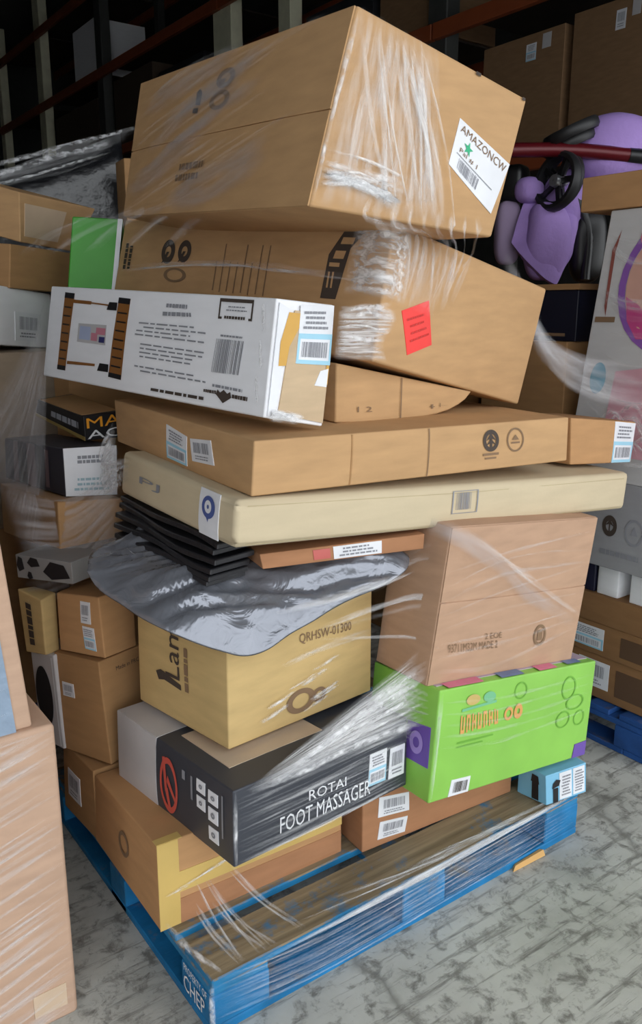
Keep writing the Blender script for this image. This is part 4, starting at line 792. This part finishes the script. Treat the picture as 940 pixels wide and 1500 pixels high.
# film running from the top carton down over the long carton
a = TP.P('R', .55, .02, .01); b_ = TP.P('R', .95, .02, .012)
for k in range(9):
    t = k / 8; p0 = TP.P('R', .25 + .6*t, .12, .012); p1 = TP.P('R', .25 + .62*t, -.02, .02); p2 = LB.P('R', .05 + .36*t, .96, .012); p3 = LB.P('R', .08 + .30*t + rnd.uniform(-.03, .06), .60 - .2*rnd.random(), .008)
    strand(SW, [p0, p1, p2, p3], rnd.uniform(.012, .03), (0, -1, .1), FILM_M if k % 3 else FILM_S, 110 + k)
sheet(SW, lambda u, v: LB.P('R', .01 + .36*v - .12*u*v, .99 - .55*u, .006), 16, 14, FILM_T, .3, .3, .003, LB.nrm['R'], 5)
# crumpled film at the near edge of the long carton
def edgewrap(u, v):
    t = v*2 - 1; f, a = ('L', .90 + .095*(t + 1)) if t < 0 else ('R', .005 + .075*t); return LB.P(f, a, .45 + .54*u, .010 + .004*math.sin(v*math.pi))
sheet(SW, edgewrap, 20, 16, film('film_crinkle', .12, .72, 38, 22, .42, .62), .3, .25, .006, (-.6, -.8, .1), 21)
def pleats(u, v):
    a = WB.P('R', .93, .96 - .40*v, .018); c = LB.P('R', .05 + .02*math.sin(v*7), .42 - .40*v, .008); return a.lerp(c, u)
sheet(SW, pleats, 16, 20, film('film_pleats', .14, .70, 6, 75, .40, .62), .25, .25, .006, (-.5, -.85, .1), 23)
for k in range(7):
    v = rnd.uniform(.02, .97); w = rnd.uniform(.012, .03)
    strand(SW, [LB.P('L', .93 + rnd.uniform(-.04, .02), v, .008), LB.P('L', .995, v + rnd.uniform(-.04, .04), .012), LB.P('R', .04 + rnd.uniform(-.01, .05), v + rnd.uniform(-.06, .06), .008)], w, (-.6, -.8, .1), FILM_W, 130 + k)
for k in range(6):   # gathered between the white box end and the long carton
    v = .02 + .42*k/6; p0 = WB.P('R', .95, .98 - .05*k/6 - v*.4, .02); p1 = LB.P('R', .03 + rnd.uniform(-.02, .03), .46 - v*.75, .008)
    strand(SW, [p0, p0.lerp(p1, .5) + Vector((-.01, -.02, rnd.uniform(-.015, .015))), p1], rnd.uniform(.006, .02), (-.5, -.85, .1), FILM_W, 150 + k)
# long horizontal strand across the long carton and white box top
for k, (v0, v1) in enumerate(((.55, .58), (.585, .61), (.57, .60))): fs_(LB, 'L', [(.02, v0 - .05), (.5, v1 + .03), (.97, v1 - .02)], .010 + .004*k, FILM_S if k == 0 else FILM_T, 170 + k, .012)
# white box lower near corner: shiny shreds
for k in range(9): strand(SW, [WB.P('R', .0 + .06*rnd.random(), .02 + .06*rnd.random(), .006), WB.P('R', .3 + .3*rnd.random(), .02 + .05*rnd.random(), .010)], rnd.uniform(.008, .02), WB.nrm['R'], FILM_W, 180 + k)
for k in range(3): strand(SW, [WB.P('L', .97, .95 - .3*k, .006), WB.P('L', .985, .7 - .3*k, .008)], .014, WB.nrm['L'], FILM_W, 190 + k)
# middle: band slanting over the tall brown carton, wisps over the bag
strand(SW, [TB.P('L', .2, 1.0, .03), TB.P('R', .02, .97, .012), TB.P('R', .45, .62, .010), TB.P('R', .95, .28, .010)], .05, TB.nrm['R'], FILM_D, 200)
strand(SW, [TB.P('R', .05, .99, .012), TB.P('R', .50, .66, .012), TB.P('R', .98, .34, .010)], .02, TB.nrm['R'], FILM_M, 201)
for k in range(8): fs_(TB, 'R', [(.01, .1 + .09*k), (.4, .06 + .11*k + rnd.uniform(0, .12)), (.97, .15 + .1*k + rnd.uniform(0, .15))], rnd.uniform(.006, .016), FILM_T, 205 + k, .008)
for k in range(7):
    z = rnd.uniform(.12, .95); strand(SW, [YT.P('R', .55, .55 + .3*z, .02), TB.P('L', .6, z, .02), TB.P('R', .02, z + rnd.uniform(-.05, .05), .01)], rnd.uniform(.008, .02), (-.4, -.9, 0), FILM_T if k % 2 else FILM_M, 220 + k)
fs_(YT, 'R', [(.30, .50), (.62, .54), (.99, .56)], .022, FILM_M, 230, .012)
for k in range(9):
    u = rnd.uniform(.02, .6); v = rnd.uniform(.06, .42); fs_(YT, 'R', [(u, v), (u + .09, v + .02), (u + .2, v + .06)], rnd.uniform(.008, .016), FILM_W, 240 + k, .010)
# gathered band over the massager box, up to the green box
def footfilm(u, v):
    lo = FT.P('R', .03 + .97*u, .99 - .22*u, .010); hi = FT.P('R', .10 + .92*u, 1.0, .02) + Vector((.02*u, .02*u, .02 + .155*u)); return lo.lerp(hi, v)
sheet(SW, footfilm, 40, 16, film('film_milky', .10, .62, 4, 40, .38, .66), .6, .9, .006, (-.2, -.9, .4), 13)
for k in range(14):
    t = k / 13; p0 = FT.P('R', .05 + .3*t, .98 - .05*t, .012) + Vector((0, 0, .02*t)); p1 = FT.P('R', .55 + .2*rnd.random(), 1.02, .03) + Vector((0, 0, .12*t)); p2 = FT.P('R', 1.0, 1.0, .03) + Vector((.03, .0, .16*t + rnd.uniform(-.01, .01)))
    strand(SW, [p0, p1.lerp((p0 + p2)/2, .6), p2], rnd.uniform(.010, .024), (-.25, -.9, .35), FILM_M if k % 3 else FILM_W, 260 + k)
for k in range(18):
    v = .04 + .9*k/18; fs_(FT, 'R', [(.0, v), (.35, v + .02 + rnd.uniform(-.03, .03)), (.7, min(.98, v + .05)), (1.0, min(.99, v + .06))], rnd.uniform(.004, .014), FILM_T if k % 3 else FILM_M, 300 + k, .007)
fs_(FT, 'R', [(.005, .02), (.005, .5), (.006, .99)], .012, FILM_W, 330, .003); fs_(FT, 'R', [(.0, .08), (.5, .05), (.95, .10)], .010, FILM_S, 331, .008)
for k in range(5): fs_(GB, 'R', [(.0, .5 + .1*k), (.4, .44 + .1*k), (.98, .52 + .09*k)], .012, FILM_T, 340 + k, .008)
for k in range(7): strand(SW, [FT.P('R', .98, .75 + .05*k, .03), GB.P('L', .5, .5 + .07*k, .012), GB.P('R', .01, .62 + .05*k, .01)], rnd.uniform(.01, .02), (-.5, -.85, .1), FILM_M, 350 + k)
fs_(GB, 'R', [(.006, .02), (.006, .5), (.008, .98)], .016, FILM_M, 358, .003)
# around the pallet: pleats from the front boards up to the cartons
for k in range(18):
    z = .03 + .006*k; strand(SW, [(-.004, -.006, z + .02), (.30, -.014, z + .004*math.sin(k)), (.75, -.012, z + .01), (1.21, -.006, z + .02)], rnd.uniform(.004, .011), (0, -1, 0), FILM_T if k % 2 else FILM_M, 370 + k)
for k in range(9): strand(SW, [(.0 + .5*rnd.random(), -.012, .135 + .01*rnd.random()), (.7, -.015, .14 + .012*rnd.random()), (1.2, -.01, .15)], rnd.uniform(.004, .012), (0, -.8, .5), FILM_S if k % 2 else FILM_M, 390 + k)
for k in range(12):
    x = .02 + .22*rnd.random(); y_ = YL.P('R', .10 + 1.1*x, .10 + .45*rnd.random(), .006); strand(SW, [y_, y_.lerp(Vector((x + .01, .0, .150)), .45) + Vector((0, 0, -.012)), (x + .01 + .03*rnd.random(), .0, .150)], rnd.uniform(.006, .012), (-.2, -.6, .75), FILM_S if k % 2 else FILM_M, 400 + k)
strand(SW, [YL.P('R', .02, .1, .004), (.0, .09, .152), (.03, .0, .150)], .016, (-.2, -.3, .9), FILM_W, 413); strand(SW, [(.0, -.006, .02), (-.003, -.006, .08), (.0, -.004, .146)], .018, (-.7, -.7, 0), FILM_W, 414)
for k in range(7): fs_(YL, 'R', [(.02 + .05*k, .42 + .02*k), (.14 + .05*k, .45 + .03*k)], .008, FILM_W, 416 + k, .006)
for k in range(6): strand(SW, [(.25 + .1*k, .02 + .03*rnd.random(), .150), (.5 + .1*k, .01, .152), (.75 + .08*k, .0, .150)], rnd.uniform(.006, .014), (0, -.2, 1), FILM_S, 430 + k)
# bag shine painted on as strands of loose film over the silver bag
for k in range(10): strand(SW, [(.20 + .02*k, .05 + .004*k, .90 + .006*rnd.random()), (.33 + .015*k, .045, .905), (.47 + .012*k, .04, .925)], rnd.uniform(.008, .02), (-.2, -.6, .75), FILM_M if k % 2 else FILM_T, 440 + k)
# rear left: draped dull film from the white box down over the rear boxes
def drape(u, v):
    top = [WB.P('L', .02 + .05*v, .85 - .8*v, .02)][0]; far = Vector((-.10 + .06*v, 1.22 - .42*v, 1.20 - .42*v))
    p = top.lerp(far, u); p.z -= .05*math.sin(u*math.pi); return p
sheet(SW, drape, 24, 24, FILM_D, .5, .5, .004, (-.8, -.5, .2), 9)
for k in range(20):
    t = k / 19; strand(SW, [BE.P('L', .02, .9, .01) + Vector((0, 0, -.02 - .16*t)), Vector((.05 - .02*t, .80 - .02*t, 1.02 - .22*t)), Vector((-.09, .90 - .12*t, 1.05 - .28*t))], rnd.uniform(.014, .03), (-.85, -.45, .25), FILM_D if k % 2 else FILM_T, 460 + k)
for k in range(8): strand(SW, [F12.P('L', .02, .5 - .1*k, .01), Vector((.15, .82, 1.12 - .012*k)), BE.P('L', .15, .9 - .05*k, .012)], .02, (-.8, -.5, .2), FILM_W, 485 + k)
# wrap of the load at the left edge
LW = empty('stretch_wrap', (-.7, .6, 0), 'streaky clear film tightly wound over the tan cartons at the left edge', 'stretch film')
for k in range(46):
    v = -.12 + 1.1*k/46 + rnd.uniform(-.02, .02); strand(LW, [WC.P('R', .45, max(.01, min(.98, v - .05)), .004), WC.P('R', .75, max(.01, min(.985, v + .03)), .004), WC.P('R', .995, max(.015, min(.99, v + .12)), .004)], rnd.uniform(.006, .022), WC.nrm['R'], FILM_T if k % 3 == 0 else FILM_M, 500 + k)
for k in range(12):
    v = .03 + .08*k; strand(LW, [WU.P('R', .5, v, .006), WU.P('R', .96, min(.98, v + .04), .006)], rnd.uniform(.006, .02), WU.nrm['R'], FILM_S if k % 2 else FILM_M, 560 + k)
# wrap hanging off the right-hand load
RWP = empty('stretch_wrap', (1.7, .3, .5), 'loose grey film sagging between the main stack and the right load', 'stretch film')
path = [(1.30, .42, 1.60), (1.30, .34, 1.45), (1.33, .27, 1.34), (1.42, .20, 1.265), (1.56, .10, 1.235)]
for k in range(7): strand(RWP, [Vector(p) + Vector((.014*k, .022*k, .016*k)) for p in path], .045, (-.6, -.75, .2), FILM_D if k % 2 == 0 else FILM_T, 580 + k)
for k in range(14):
    z = 1.0 + .75*rnd.random(); strand(RWP, [(1.69, .46 - .1*(z-1), z), (1.66, .25, z - .06 + rnd.uniform(-.04, .04)), (1.68, .02, z - .02)], rnd.uniform(.01, .03), (-1, -.1, .1), FILM_T if k % 3 else FILM_M, 590 + k)
for k in range(16):
    strand(RWP, [(1.67, .42 - .02*k, 1.02 + rnd.uniform(0, .2)), (1.66, .36 - .025*k, 1.05 + rnd.uniform(0, .16)), (1.67, .30 - .025*k, 1.03 + rnd.uniform(0, .15))], rnd.uniform(.01, .03), (-1, -.1, .1), FILM_W, 610 + k)
# white film strands paint the highlights along the black shroud
for k in range(8):
    t = k / 7; s0 = .15*t*((k % 3) - .6); strand(SHR, [Vector((-.05 + .35*t, 2.40 - .1*t, 1.86 + .17*t + s0*.3)), Vector((.35 + .25*t, 2.28 - .06*t, 1.98 + .15*t + s0*.2)), Vector((.78 + .16*t, 2.19, 2.12 + .14*t))], rnd.uniform(.015, .04), (-.2, -.9, .4), FILM_W if k % 3 == 1 else FILM_T, 640 + k, 'shroud_highlight')
for k in range(5): strand(SW, [(.46 - .03*k, .55 + .12*k, 1.80), (.36 - .04*k, .62 + .13*k, 1.73), (.30 - .05*k, .70 + .14*k, 1.66)], .03, (-.9, -.4, .1), FILM_T, 670 + k)
